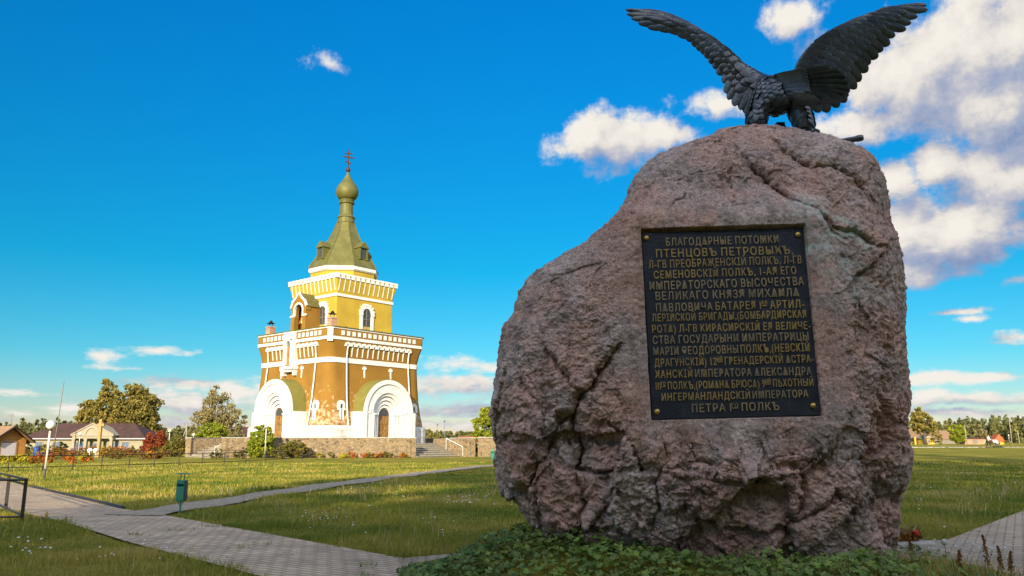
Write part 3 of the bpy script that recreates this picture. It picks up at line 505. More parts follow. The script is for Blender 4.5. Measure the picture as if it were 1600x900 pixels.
    for k in (0, 3, 1, 2):
        M = frame(k); b = MB(M)
        for j in range(13):
            u = (j - 6) * .735
            b.box(4.3, 4.68, u - .22, u + .22, 18.55, 19.14); b.box(4.3, 4.7, u - .27, u + .27, 18.95, 19.1)
            if j < 12:
                u += .367; b.rings([[(h + .05, u - .055, z), (h + .05, u + .055, z), (h - .2, u + .055, z), (h - .2, u - .055, z)] for h, z in ((4.30, 17.15), (4.44, 17.9), (4.6, 18.72))])
        b.build('battlement', 'white', T)
        for u in ((0.2,) if k != 3 else (1.9, -1.9)):
            b = MB(M); arch_ring(b, 1.02, .62, 14.9, 4.0, 4.42, 13.0, 14, u)
            for j in range(7):
                t = math.pi * (j + .5) / 7; b.M = M @ Matrix.Translation((0, u + 1.0 * math.cos(t), 14.9 + 1.0 * math.sin(t))) @ Matrix.Rotation(-(t - math.pi / 2), 4, 'X'); b.box(4.0, 4.46, -.2, .2, -.1, .16)
            b.M = M; b.box(4.0, 4.48, u - 1.1, u - .62, 14.65, 14.95); b.box(4.0, 4.48, u + .62, u + 1.1, 14.65, 14.95)
            wf = b.build('window_frame', 'white', T); b = MB(M @ Matrix.Translation((0, u, 0))); b.prism(arch_pts(.66, 14.9, 12.9, 12), 'x', 4.0, 4.30); gl = b.build('pane', 'dark', wf)
            b = MB(M @ Matrix.Translation((0, u, 0))); b.box(4.28, 4.34, -.03, .03, 13, 15.5); b.box(4.28, 4.34, -.62, .62, 14.2, 14.26); b.build('glazing_bar', 'grey', wf)
    # gabled bell-cote standing before the left face
    M = frame(3); b = MB(M); x0, x1 = 4.2, 6.3
    bz = 12.5
    for s in (-1, 1): b.box(x1 - .6, x1, min(s * .75, s * 1.4), max(s * .75, s * 1.4), bz, bz + 2.45); b.box(x0, x1 - .601, min(s * 1.02, s * 1.4), max(s * 1.02, s * 1.4), bz, bz + 2.9)
    gab = [(-1.5, bz + 2.45), (-.75, bz + 2.45)] + [(-.75 * math.cos(math.pi * j / 10), bz + 2.45 + .75 * math.sin(math.pi * j / 10)) for j in range(1, 10)] + [(.75, bz + 2.45), (1.5, bz + 2.45), (1.45, bz + 3.0), (1.1, bz + 3.55), (.5, bz + 3.95), (0, bz + 4.5), (-.5, bz + 3.95), (-1.1, bz + 3.55), (-1.45, bz + 3.0)]
    b.prism(gab, 'x', x1 - .6, x1 + .001); bc = b.build('bell_gable', 'ochre', T)
    b = MB(M); arch_ring(b, .95, .74, bz + 2.45, x1 - .2, x1 + .07, bz + 1.9, 12); top = [(1.6, bz + 2.95), (1.2, bz + 3.6), (.55, bz + 4.03), (0, bz + 4.62), (-.55, bz + 4.03), (-1.2, bz + 3.6), (-1.6, bz + 2.95)]; inn = [(y * .88, z - .17) for y, z in top]
    i0 = [[b.p(x, y, z) for y, z in L_] for x in (x1 - .1, x1 + .09) for L_ in (top, inn)]
    for j in range(6): b.face(i0[2][j], i0[2][j + 1], i0[3][j + 1], i0[3][j]); b.face(i0[0][j], i0[2][j], i0[2][j + 1], i0[0][j + 1]); b.face(i0[1][j], i0[3][j], i0[3][j + 1], i0[1][j + 1])
    b.box(x1 - .1, x1 + .08, -1.5, -.74, bz + 1.75, bz + 1.95); b.box(x1 - .1, x1 + .08, .74, 1.5, bz + 1.75, bz + 1.95); b.build('gable_trim', 'white', bc)
    b = MB(M); rf = [(1.55, bz + 2.9), (1.2, bz + 3.62), (.55, bz + 4.05), (0, bz + 4.6), (-.55, bz + 4.05), (-1.2, bz + 3.62), (-1.55, bz + 2.9)]
    b.rings([[(x, y, z - .05) for y, z in rf] for x in (x0, x1 - .11)], False, False, False); b.build('gable_roof', 'rooft', bc)
    b = MB(M); b.lathe([(.05, bz + 2.0), (.2, bz + 1.95), (.3, bz + 1.6), (.5, bz + 1.0), (.48, bz + .95)], 14, 5.6, 0); b.build('bell', 'stud', bc, True)
    # octagon, tent roof, neck, onion, cross
    oc = math.pi / 8; k8 = 1 / math.cos(oc)
    b = MB(); b.lathe([(3.75 * k8, 18.7), (3.75 * k8, 20.1)], 8, rot=oc); b.build('octagon_wall', 'yellow', T)
    b = MB(); b.lathe([(3.86 * k8, 19.95), (4.0 * k8, 20.1), (4.0 * k8, 20.5)], 8, rot=oc); b.build('octagon_cornice', 'white', T)
    b = MB(); b.lathe([(4.05 * k8, 20.5), (4.02 * k8, 20.6), (3.05 * k8, 22.3), (2.05 * k8, 24.1), (1.45 * k8, 25.4), (1.02 * k8, 26.7)], 8, rot=oc)
    rf = b.build('tent_roof', 'rooft', T)
    for k in range(8):
        a = oc + k * math.pi / 4; b = MB(); b.tube([(r * k8 * math.cos(a), r * k8 * math.sin(a), z) for r, z in ((4.04, 20.62), (3.06, 22.32), (2.06, 24.12), (1.46, 25.42), (1.03, 26.7))], .06, 5); b.build('ridge_seam', 'rooft', rf)
    for k in (0, 3, 1, 2):
        M = frame(k); b = MB(M); b.box(2.2, 3.55, -.5, .5, 21.6, 23.0); b.prism([(-.75, 22.95), (.75, 22.95), (0, 23.75)], 'x', 1.6, 3.8); b.box(2.2, 3.7, -.62, -.46, 21.55, 22.98); b.box(2.2, 3.7, .46, .62, 21.55, 22.98); dm = b.build('dormer', 'rooft', rf)
    b = MB()
    for k in (0, 3, 1, 2): b.M = frame(k); b.box(3.4, 3.58, -.36, -.03, 21.75, 22.85); b.box(3.4, 3.58, .03, .36, 21.75, 22.85)
    b.build('dormer_louvre', 'dark', rf)
    b = MB(); b.lathe([(1.12, 26.6), (1.15, 26.75), (1.05, 26.8), (1.02, 27.3), (1.12, 27.35), (1.05, 27.5), (.82, 27.75), (.78, 29.1), (.95, 29.2), (.98, 29.35), (.85, 29.42), (.92, 29.6), (.86, 29.7)], 16); b.build('neck', 'rooft', T)
    b = MB(); b.lathe([(.86, 29.66), (1.2, 30.0), (1.38, 30.45), (1.4, 30.85), (1.28, 31.3), (1.0, 31.75), (.66, 32.2), (.38, 32.65), (.2, 33.1), (.1, 33.5)], 24); b.build('onion_dome', 'rooft', T, True)
    b = MB(); b.ball((0, 0, 33.65), .3, 14, 8); b.build('orb', 'crossm', T, True)
    b = MB(Matrix.Translation((0, 0, 33.9)) @ Matrix.Rotation(R(66), 4, 'Z')); b.box(-.07, .07, -.07, .07, 0, 2.5); b.box(-.45, .45, -.06, .06, 1.85, 1.98); b.box(-.72, .72, -.06, .06, 1.35, 1.5)
    b.M = b.M @ Matrix.Translation((0, 0, .72)) @ Matrix.Rotation(R(18), 4, 'Y'); b.box(-.42, .42, -.06, .06, -.07, .07); b.build('cross', 'crossm', T)
build_tower()

def build_terrace():
    T = thing('stone_terrace', 'fieldstone terrace wall with broad steps under the chapel tower', 'terrace', (*TC, 0), TROT)
    # corners in the tower's frame (x = right face outward, y = away from the left face)
    def q(a, b): return (a, -b)
    oct_ = [q(16.6, 3.25), q(13.8, 6.0), q(5.6, 12.9), q(3.25, 16.6), q(-3.4, 16.6), q(-6, 13.4), q(-13.4, 6), q(-16, 3.2), q(-16, -3.4), q(-13, -6), q(-6, -13), q(-3, -16), q(3.2, -16), q(6, -13), q(13, -6.2), q(18.3, -3.6)]
    b = MB(); b.prism([(x * .985, y * .985) for x, y in [q(13.2, 3.2), q(13.4, 6), q(5.6, 12.5), q(3.2, 13.2), q(-3.2, 13.2), q(-6, 13), q(-13, 6), q(-15, 0), q(-13, -6), q(-6, -13), q(6, -13), q(13, -6), q(13.2, -3.2)]], 'z', -.3, 1.42); b.build('terrace_floor', 'concrete', T)
    wb = MB(); cp = MB()
    for i in range(len(oct_)):
        if i in (3, 15): continue
        p, r_ = Vector(oct_[i]), Vector(oct_[(i + 1) % len(oct_)]); d = (r_ - p).normalized(); n = Vector((d.y, -d.x)) * .28
        if n.dot(p) < 0: n = -n
        for bb, z0, z1, e in ((wb, -1.2, 1.94, 0), (cp, 1.944, 2.03, .05)):
            a0, a1 = p - d * (.2 + e), r_ + d * (.2 + e); nn = n * (1 + e * 3)
            bb.prism([tuple(a0 + nn), tuple(a1 + nn), tuple(a1 - nn), tuple(a0 - nn)], 'z', z0, z1 + .001 * i)
    for x, y in (q(-13.6, 3.3), q(13.4, 3.5), q(13.4, -3.6), q(3.5, 13.4), q(-3.7, 13.4)): pass
    for s in (1, -1):
        wb.box(12.8, 18.4, 3.22, 3.72, -1, 1.93) if s < 0 else wb.box(12.8, 16.6, -3.72, -3.22, -1, 1.931)
        wb.box(s * 3.5 - .25, s * 3.5 + .25, -16.6, -12.8, -1, 1.929)
    w = wb.build('retaining_wall', 'rubble', T); cp.build('coping', 'concrete', w)
    for M in (Matrix.Identity(4), frame(3)):
        b = MB(M)
        for k in range(7):
            x1 = 13.3 + k * .62; z1 = 1.42 - k * .21; b.box(12.9, x1 - .06, -3.2, 3.2, -.6, z1 - .06); b.box(12.9, x1 + .03, -3.2, 3.2, z1 - .059, z1)
        b.build('steps', 'step', T)
        b = MB(M); b.tube([(14.9, 3.1, 1.95), (17.4, 3.1, 1.05)], .04, 6); b.tube([(14.9, 3.1, .8), (14.9, 3.1, 1.95)], .03, 5); b.tube([(17.4, 3.1, .1), (17.4, 3.1, 1.05)], .03, 5); b.build('handrail', 'white', T)
build_terrace()
def build_garden_wall():
    p = at(747, 690, 88); T = thing('garden_wall', 'rubble garden wall right of the terrace steps, running behind the boulder', 'wall', (p[0], 88, 0)); b = MB(); b.box(0, 12, -.25, .25, -.3, 2.0); w = b.build('wall', 'rubble', T); b = MB(); b.box(-.05, 12.05, -.31, .31, 2.003, 2.09); b.build('coping', 'concrete', w)
    p2 = at(734, 690, 88); G = thing('iron_gate', 'dark iron gate between the terrace pier and the garden wall', 'gate', (p2[0], 88, 0)); wd = p[0] - p2[0]
    b = MB()
    for k in range(9): b.tube([(.05 + (wd - .1) * k / 8, 0, .05), (.05 + (wd - .1) * k / 8, 0, 1.9)], .02, 4)
    b.build('bars', 'iron', G); b = MB(); b.box(0, wd - .02, -.025, .025, 1.8, 1.86); b.box(0, wd - .02, -.025, .025, .12, .18); b.build('rail', 'iron', G)
    make_later.append((p2[0] + wd * .4, 89.2))
make_later = []
build_garden_wall()

# ------------------------------------------------------------------ the boulder
PL_C = np.array([2.548, 9.3, 2.984]); PL_W, PL_H = 1.932, 2.22
_rz, _ry = -.01805, -.02473
_Rz = np.array([[math.cos(_rz), -math.sin(_rz), 0], [math.sin(_rz), math.cos(_rz), 0], [0, 0, 1]]); _Ry = np.array([[math.cos(_ry), 0, math.sin(_ry)], [0, 1, 0], [-math.sin(_ry), 0, math.cos(_ry)]])
PL_R = _Rz @ _Ry                        # columns: right, into the rock, up
RB_Y = 10.6
def seg_dist(px, pts):
    """distance and signed side of pixel points to a polyline, in metres on the rock"""
    best = np.full(len(px), 1e9); side = np.zeros(len(px))
    for a, b in zip(pts, pts[1:]):
        a = np.array(a, float); b = np.array(b, float); ab = b - a; d = px - a; t = np.clip((d @ ab) / (ab @ ab), 0, 1); r = d - t[:, None] * ab; dd = np.hypot(r[:, 0], r[:, 1])
        m = dd < best; best = np.where(m, dd, best); side = np.where(m, np.sign(ab[0] * d[:, 1] - ab[1] * d[:, 0]), side)
    return best / 132.0, side
def build_boulder():
    out = [(1110, 222), (1135, 211), (1165, 206), (1200, 207), (1240, 207), (1262, 213), (1300, 221), (1330, 235), (1358, 252), (1367, 265), (1380, 285), (1385, 302), (1390, 335), (1398, 370), (1404, 410), (1405, 440), (1411, 480), (1412, 520), (1413, 545), (1416, 575), (1420, 620), (1419, 640), (1413, 655), (1417, 690), (1418, 715), (1413, 745), (1404, 768), (1401, 790), (1405, 812), (1402, 835), (1398, 860), (1385, 890), (1300, 905), (1200, 905), (1000, 890), (900, 868), (850, 838), (838, 822), (816, 792), (800, 770), (789, 745), (781, 715), (778, 690), (777, 650), (780, 620), (785, 580), (790, 530), (794, 514), (812, 492), (812, 475), (822, 455), (840, 435), (880, 408), (920, 383), (940, 370), (960, 345), (975, 320), (982, 300), (990, 285), (1005, 268), (1030, 252), (1060, 238), (1085, 230)]
    P2 = np.array([at(x, y, RB_Y)[[0, 2]] for x, y in out]); c0 = at(1105, 555, RB_Y)[[0, 2]]
    d = []
    for k in range(len(P2)):
        for t in np.linspace(0, 1, 30, endpoint=False): d.append(P2[k] * (1 - t) + P2[(k + 1) % len(P2)] * t - c0)
    d = np.array(d); ang = np.arctan2(d[:, 1], d[:, 0]); o = np.argsort(ang); ang = ang[o]; rad = np.hypot(d[:, 0], d[:, 1])[o]
    NT, NF, NB = 1500, 430, 110
    th = np.linspace(-math.pi, math.pi, NT, endpoint=False)
    Rt = np.interp(th, np.concatenate([ang - 2 * math.pi, ang, ang + 2 * math.pi]), np.tile(rad, 3))
    ker = np.hanning(9); ker /= ker.sum(); Rt = np.convolve(np.concatenate([Rt[-4:], Rt, Rt[:4]]), ker, 'valid') * .985
    def prof(n, D, p):
        t = np.linspace(0, math.pi / 2, 4000); r = np.sin(t) ** (2 / p); y = np.cos(t) ** (2 / p); s = np.concatenate([[0], np.cumsum(np.hypot(np.diff(r) * 2.4, np.diff(y) * D))])
        q = np.linspace(0, s[-1], n); return np.interp(q, s, r), np.interp(q, s, y) * D
    rf, yf = prof(NF, 1.36, 2.9); rb, yb = prof(NB, 1.7, 2.3)
    r = np.concatenate([rf, rb[::-1][1:]]); y = np.concatenate([yf, -yb[::-1][1:]]); r[0] = .0005; r[-1] = .0005
    nf = (CAM - np.array([c0[0], RB_Y, c0[1]])); nf[2] *= .4; nf /= np.linalg.norm(nf)
    X = c0[0] + r[:, None] * Rt[None] * np.cos(th)[None]; Z = c0[1] + r[:, None] * Rt[None] * np.sin(th)[None]
    P = np.stack([X, np.full_like(X, RB_Y), Z], -1) + y[:, None, None] * nf
    M = len(r); shape = P.shape
    def normals(P):
        P = P.reshape(shape); du = np.roll(P, -1, 1) - np.roll(P, 1, 1); dv = np.gradient(P, axis=0); n = np.cross(du, dv); n /= np.linalg.norm(n, axis=2)[..., None] + 1e-9; return n.reshape(-1, 3)
    P = P.reshape(-1, 3); n0 = normals(P); ctr = np.array([c0[0], RB_Y, c0[1]])
    if ((P - ctr) * n0).sum(1).mean() < 0: sg = -1
    else: sg = 1
    n0 = n0 * sg
    px = proj(P); low = ss(560, 700, px[:, 1])                       # the lower part is more broken than the top
    loc = (P - PL_C) @ PL_R; u, w = np.abs(loc[:, 0]), np.abs(loc[:, 2]); front = loc[:, 1] < .9
    pd = np.maximum(np.maximum(u - PL_W / 2, w - PL_H / 2), 0) + 0 * u; pd = np.hypot(np.maximum(u - PL_W / 2, 0), np.maximum(w - PL_H / 2, 0)); keep = np.where(front, ss(.02, .5, pd), 1)
    edge = 1 - .55 * np.exp(-((np.repeat(r, NT) - 1) / .12) ** 2)     # keep the traced outline
    wp = P + .25 * np.stack([noise(P * 1.1, 31), noise(P * 1.1, 32), noise(P * 1.1, 33)], 1)
    dsp = (.13 * fbm(wp * .75, 2, 1) + .055 * (ridged(wp * 1.15, 2, 4) - .55) * (.45 + .75 * low) + .15 * chips(wp * np.array([1.35, 1.35, 1.0]), 2) * (.4 + .8 * low) + .07 * chips(P * np.array([2.6, 2.6, 2.1]) + .3 * wp, 12) * (.25 + .8 * low)) * edge
    feats = [([(972, 535), (938, 576), (926, 597), (896, 621), (890, 642), (858, 678), (841, 717), (826, 744), (808, 768)], .11, .045, .07),
             ([(893, 650), (903, 700), (897, 740), (906, 790), (902, 840)], .13, .05, .05), ([(1035, 650), (1038, 720), (1030, 770), (1025, 830)], .07, .03, -.03),
             ([(1318, 655), (1304, 690), (1282, 722), (1256, 742), (1252, 790), (1225, 832)], .15, .08, .08), ([(1000, 365), (1030, 345), (1072, 303)], .07, .022, .03), ([(1010, 362), (1045, 345), (1065, 325)], .04, .02, 0),
             ([(1180, 255), (1210, 283), (1258, 320), (1292, 346)], .07, .03, -.05), ([(1292, 346), (1330, 362), (1362, 378)], .03, .04, -.04), ([(1120, 225), (1140, 245), (1142, 300), (1135, 350)], .035, .018, .02),
             ([(1372, 398), (1345, 425), (1318, 448)], .04, .02, .045), ([(1383, 545), (1376, 620), (1388, 690), (1382, 760), (1392, 850)], .09, .06, .05), ([(1030, 738), (1090, 748), (1150, 752), (1215, 742)], .05, .025, -.03),
             ([(1140, 822), (1200, 832), (1255, 812), (1300, 770)], .07, .03, -.03), ([(870, 655), (880, 700), (905, 740), (950, 760), (960, 735)], .06, .03, .03), ([(925, 690), (945, 665), (985, 690), (1010, 740), (1030, 735)], .05, .03, .04),
             ([(915, 735), (940, 742), (955, 736)], .07, .025, -.05), ([(952, 392), (965, 397), (990, 382)], .03, .015, 0), ([(820, 600), (845, 640), (850, 680)], .03, .03, .02), ([(900, 835), (960, 830), (1000, 850)], .08, .04, -.05), ([(990, 775), (1040, 800), (1085, 790), (1120, 820)], .06, .035, -.04),
             ([(1290, 350), (1300, 400), (1335, 440), (1330, 520)], .02, .03, .02), ([(860, 545), (880, 580), (905, 610)], .05, .03, -.03), ([(1220, 225), (1260, 250), (1310, 255), (1350, 290)], .04, .025, -.03), ([(1070, 690), (1085, 720), (1120, 730)], .05, .025, .03), ([(1180, 680), (1190, 720), (1240, 735)], .05, .03, .03)]
    wob = np.stack([noise(P * 3.2, 51), noise(P * 3.2, 52)], 1) * 9 + np.stack([noise(P * 11, 53), noise(P * 11, 54)], 1) * 3
    front2 = (P - ctr) @ nf > -.3
    for pts, dep, wid, step in feats:
        t, sd = seg_dist(px + wob, pts); dsp += np.where(front2, -dep * np.exp(-(t / wid) ** 2) * (.6 + .8 * noise(P * 2.5, 60) ** 2 + .3) + step * sd * np.exp(-t / .16), 0)
    dsp *= keep
    P = P + n0 * dsp[:, None]
    n1 = normals(P) * sg
    # rough broken grain
    k2 = np.where(front, ss(.0, .12, pd), 1)
    g = .036 * chips(P * 4.8, 5) * (.3 + .8 * low) + .018 * (ridged(P * 3.6, 3, 9) - .55) * (.45 + .7 * low) + .022 * fbm(P * 9, 4, 14, .65) + .016 * chips(P * 12, 8) * (.5 + .5 * low) + .007 * chips(P * 26, 18)
    P = P + n1 * (g * k2)[:, None]
    # the bed cut for the plate
    loc = (P - PL_C) @ PL_R; fr = loc[:, 1] < .9
    uu, ww = loc[:, 0], loc[:, 2]; ins = (np.abs(uu) < PL_W / 2 + .012) & (ww < PL_H / 2 + .03) & (ww > -PL_H / 2 - .012) & fr
    lip = -.045 - .02 * ss(-.2, 1.0, ww) + .016 * noise(P * 5, 71) + .008 * noise(P * 17, 72)
    bl = np.where(fr, 1 - ss(.10, .62, pd), 0); loc[:, 1] = loc[:, 1] * (1 - bl) + (lip + .012 * (ridged(P * 6, 2, 77) - .5)) * bl
    loc[:, 1] = np.where(ins, .055, loc[:, 1]); P = loc @ PL_R.T + PL_C
    i = np.arange(M - 1)[:, None] * NT + np.arange(NT)[None]; j = np.arange(M - 1)[:, None] * NT + (np.arange(NT)[None] + 1) % NT
    Q = np.stack([i, j, j + NT, i + NT], -1).reshape(-1, 4)
    if sg > 0: Q = Q[:, ::-1]
    m = bpy.data.materials.new('granite'); m.use_nodes = True; nt = m.node_tree; N = nt.nodes; L = nt.links; b = N['Principled BSDF']; b.inputs['Roughness'].default_value = .78; b.inputs['Specular IOR Level'].default_value = .35
    tc = N.new('ShaderNodeTexCoord')
    def nz(s, d=8, r=.6):
        k = N.new('ShaderNodeTexNoise'); k.inputs['Scale'].default_value = s; k.inputs['Detail'].default_value = d; k.inputs['Roughness'].default_value = r; L.new(tc.outputs['Object'], k.inputs[0]); return k.outputs['Fac']
    def ramp(src, cs):
        k = N.new('ShaderNodeValToRGB'); L.new(src, k.inputs[0]); e = k.color_ramp.elements
        while len(e) < len(cs): e.new(.5)
        for q, (p, c) in enumerate(cs): e[q].position = p; e[q].color = (*c, 1)
        return k.outputs[0]
    def mix(f, a, c, mode='MIX'):
        k = N.new('ShaderNodeMix'); k.data_type = 'RGBA'; k.blend_type = mode
        if hasattr(f, 'links'): L.new(f, k.inputs[0])
        else: k.inputs[0].default_value = f
        for s_, v in ((6, a), (7, c)):
            if hasattr(v, 'links'): L.new(v, k.inputs[s_])
            else: k.inputs[s_].default_value = (*v, 1)
        return k.outputs[2]
    base = ramp(nz(1.1), [(.3, (.30, .185, .145)), (.45, (.37, .27, .225)), (.56, (.285, .245, .225)), (.7, (.44, .38, .345))])
    fine = ramp(nz(16, 6, .75), [(.3, (.42, .4, .4)), (.46, (.92, .88, .86)), (.6, (1.12, 1.05, 1.02)), (.72, (1.7, 1.62, 1.6))])
    col = mix(1.0, base, fine, 'MULTIPLY')
    vo = N.new('ShaderNodeTexVoronoi'); vo.inputs['Scale'].default_value = 85; L.new(tc.outputs['Object'], vo.inputs[0]); sc = N.new('ShaderNodeSeparateColor'); L.new(vo.outputs['Color'], sc.inputs[0])
    col = mix(1.0, col, ramp(sc.outputs[0], [(0, (.62, .6, .6)), (.25, (.92, .9, .9)), (.75, (1.05, 1.0, .98)), (1, (1.4, 1.36, 1.32))]), 'MULTIPLY')
    lich = N.new('ShaderNodeMapRange'); lich.inputs[1].default_value = .6; lich.inputs[2].default_value = .7; L.new(nz(2.3, 10, .72), lich.inputs[0]); lm = N.new('ShaderNodeMath'); lm.operation = 'MULTIPLY'; lm.inputs[1].default_value = .45; L.new(lich.outputs[0], lm.inputs[0])
    col = mix(lm.outputs[0], col, (.46, .43, .41))
    drk = N.new('ShaderNodeMapRange'); drk.inputs[1].default_value = .57; drk.inputs[2].default_value = .68; L.new(nz(3.1, 9, .7), drk.inputs[0]); dm = N.new('ShaderNodeMath'); dm.operation = 'MULTIPLY'; dm.inputs[1].default_value = .55; L.new(drk.outputs[0], dm.inputs[0])
    col = mix(dm.outputs[0], col, (.13, .10, .09))
    mp = N.new('ShaderNodeMapping'); mp.inputs['Scale'].default_value = (2.4, 2.4, .28); L.new(tc.outputs['Object'], mp.inputs[0]); sk = N.new('ShaderNodeTexNoise'); sk.inputs['Scale'].default_value = 1.8; sk.inputs['Detail'].default_value = 8; sk.inputs['Roughness'].default_value = .65; L.new(mp.outputs[0], sk.inputs[0])
    col = mix(1.0, col, ramp(sk.outputs['Fac'], [(.3, (.62, .60, .60)), (.48, (1, .98, .97)), (.62, (1.05, 1.04, 1.05)), (.72, (1.3, 1.3, 1.3))]), 'MULTIPLY')
    atn = N.new('ShaderNodeAttribute'); atn.attribute_name = 'patina'; col = mix(atn.outputs['Fac'], col, (.42, .50, .45))
    L.new(col, b.inputs['Base Color'])
    bp = N.new('ShaderNodeBump'); bp.inputs['Strength'].default_value = .75; bp.inputs['Distance'].default_value = .022; L.new(nz(24, 8, .7), bp.inputs['Height']); L.new(bp.outputs[0], b.inputs['Normal'])
    ob = np_mesh('boulder', P, quads=Q, m=m, smooth=True)
    px = proj(P); pat = np.zeros(len(P))
    for pts, wd, a in (([(1262, 320), (1300, 350), (1345, 378)], .14, .8), ([(1262, 392), (1285, 385)], .07, .7), ([(1295, 355), (1312, 410), (1330, 440)], .2, .5), ([(1340, 375), (1362, 372)], .06, .6)):
        t, _ = seg_dist(px + wob, pts); pat = np.maximum(pat, a * np.exp(-(t / wd) ** 2) * np.clip(.55 + 1.3 * fbm(P * 6, 4, 90, .7), 0, 1))
    at_ = ob.data.attributes.new('patina', 'FLOAT', 'POINT'); at_.data.foreach_set('value', np.where((P[:, 1] < 11) & (pat > .03), pat, 0).astype(np.float32))
    tag(ob, 'huge rough pinkish grey granite boulder carrying the inscribed plate and the eagle', 'boulder')
build_boulder()

# ------------------------------------------------------------------ the inscribed plate
def build_plate():
    Mx = Matrix.Identity(4)
    for i in range(3):
        for j in range(3): Mx[i][j] = PL_R[i, j]
        Mx[i][3] = PL_C[i]
    T = thing('memorial_plate', 'dark bronze plate with sixteen lines of raised Cyrillic lettering, set into the boulder', 'plaque'); T.matrix_world = Mx
    W, H = PL_W / 2, PL_H / 2
    b = MB(); b.box(-W, W, 0, .05, -H, H); b.build('back_plate', 'plate', T, bevel=.008)
    for x, z in ((-W + .055, H - .075), (W - .07, H - .085), (-W + .06, -H + .085), (W - .08, -H + .11)):
        b = MB(); b.rings([[(x + r * math.cos(a), y, z + r * math.sin(a)) for a in [2 * math.pi * k / 14 for k in range(14)]] for r, y in ((.034, .01), (.034, -.012), (.026, -.026), (.012, -.033))]); b.build('stud', 'stud', T, True)
    # pixel (zoomed photo) ends of each baseline and letter heights, read off the photograph
    TL, TR, BR, BL = np.array([35., 60]), np.array([716., 42]), np.array([800., 840]), np.array([78., 862])
    A = []; B = []
    for (x, y), (u, v) in zip((TL, TR, BR, BL), ((-W, H), (W, H), (W, -H), (-W, -H))):
        A += [[x, y, 1, 0, 0, 0, -u * x, -u * y], [0, 0, 0, x, y, 1, -v * x, -v * y]]; B += [u, v]
    h = np.append(np.linalg.solve(np.array(A), np.array(B)), 1).reshape(3, 3)
    def uv(x, y): q = h @ np.array([x, y, 1]); return q[:2] / q[2]
    def glyphs(s, size=1.0):
        cu = bpy.data.curves.new('t', 'FONT'); cu.body = s; cu.size = size; cu.offset = .003; cu.space_character = 1.18; cu.space_word = .8; cu.resolution_u = 3
        o = bpy.data.objects.new('t', cu); COL.objects.link(o); dg = bpy.context.evaluated_depsgraph_get(); me = bpy.data.meshes.new_from_object(o.evaluated_get(dg)); bpy.data.objects.remove(o); bpy.data.curves.remove(cu); return me
    # runs: (text, raised?) with worn pieces marked by a leading ~ ; superscripts by ^
    lines = [(140, 614, 118, 106, 33, [('БЛАГОДАРНЫЕ ПОТОМКИ', 1)]), (98, 675, 167, 152, 34, [('ПТЕНЦОВЪ ПЕТРОВЫХЪ,', 0)]), (66, 712, 213, 192, 33, [('Л-ГВ ПРЕОБРАЖЕНСКІЙ ПОЛКЪ, Л-ГВ', 0)]), (88, 690, 257, 237, 33, [('СЕМЕНОВСКІЙ ПОЛКЪ, 1-АЯ ЕГО', 0)]),
             (70, 722, 305, 284, 35, [('ИМПЕРАТОРСКАГО ВЫСОЧЕСТВА', 1)]), (95, 703, 348, 331, 35, [('ВЕЛИКАГО КНЯЗЯ МИХАИЛА', 1)]), (97, 724, 397, 380, 34, [('ПАВЛОВИЧА ', 1), ('БАТАРЕЯ I', 0), ('^АЯ', 0), (' АРТИЛ-', 0)]), (80, 733, 440, 422, 33, [('ЛЕРІЙСКОЙ БРИГАДЫ,(БОМБАРДИРСКАЯ', 0)]),
             (80, 752, 488, 471, 33, [('РОТА) Л-ГВ КИРАСИРСКІЙ ЕЯ ВЕЛИЧЕ-', 0)]), (83, 744, 536, 518, 35, [('СТВА ГОСУДАРЫНИ ИМПЕРАТРИЦЫ', 1)]), (85, 749, 585, 565, 35, [('МАРІИ ѲЕОДОРОВНЫ ', 1), ('ПОЛКЪ,(НЕВСКІЙ', 0)]), (90, 766, 633, 613, 33, [('ДРАГУНСКІЙ) 12', 0), ('^ЫЙ', 0), (' ГРЕНАДЕРСКІЙ АСТРА-', 0)]),
             (92, 758, 683, 666, 34, [('ХАНСКІЙ ', 0), ('ИМПЕРАТОРА АЛЕКСАНДРА', 1)]), (95, 766, 733, 714, 33, [('III', 0), ('^ГО', 0), (' ПОЛКЪ,(РОМАНА БРЮСА) 9', 0), ('^ЫЙ', 0), (' ПѢХОТНЫЙ', 0)]), (120, 745, 781, 763, 33, [('ИНГЕРМАНЛАНДСКІЙ ', 0), ('ИМПЕРАТОРА', 1)]), (250, 622, 830, 818, 35, [('ПЕТРА I', 1), ('^ГО', 1), (' ПОЛКЪ', 1)])]
    for x0, x1, y0, y1, ph, runs in lines:
        a = uv(x0, y0); c = uv(x1, y1); up = uv(x0, y0 - ph) - a; hh = np.hypot(*up); wid = np.hypot(*(c - a)); dr = (c - a) / wid
        pieces = []; cur = 0.0
        for s, worn in runs:
            sup = s.startswith('^'); t = s[1:] if sup else s
            lead = len(t) - len(t.lstrip()); tail = len(t) - len(t.rstrip()); cur += lead * .3
            me = glyphs(t.strip(), .52 if sup else 1.0); co = np.empty(len(me.vertices) * 3); me.vertices.foreach_get('co', co); co = co.reshape(-1, 3)
            co[:, 0] -= co[:, 0].min(); wd = co[:, 0].max()
            if sup: co[:, 1] += .36
            pieces.append((me, co, cur, worn)); fc = [tuple(p.vertices) for p in me.polygons]
            if sup:
                k = len(co); co2 = np.array([[0, .24, 0], [wd, .24, 0], [wd, .31, 0], [0, .31, 0]]); pieces[-1] = (me, np.vstack([co, co2]), cur, worn); fc.append((k, k + 1, k + 2, k + 3))
            pieces[-1] = pieces[-1] + (fc,); cur += wd + .09 + tail * .3
        tot = cur - .09
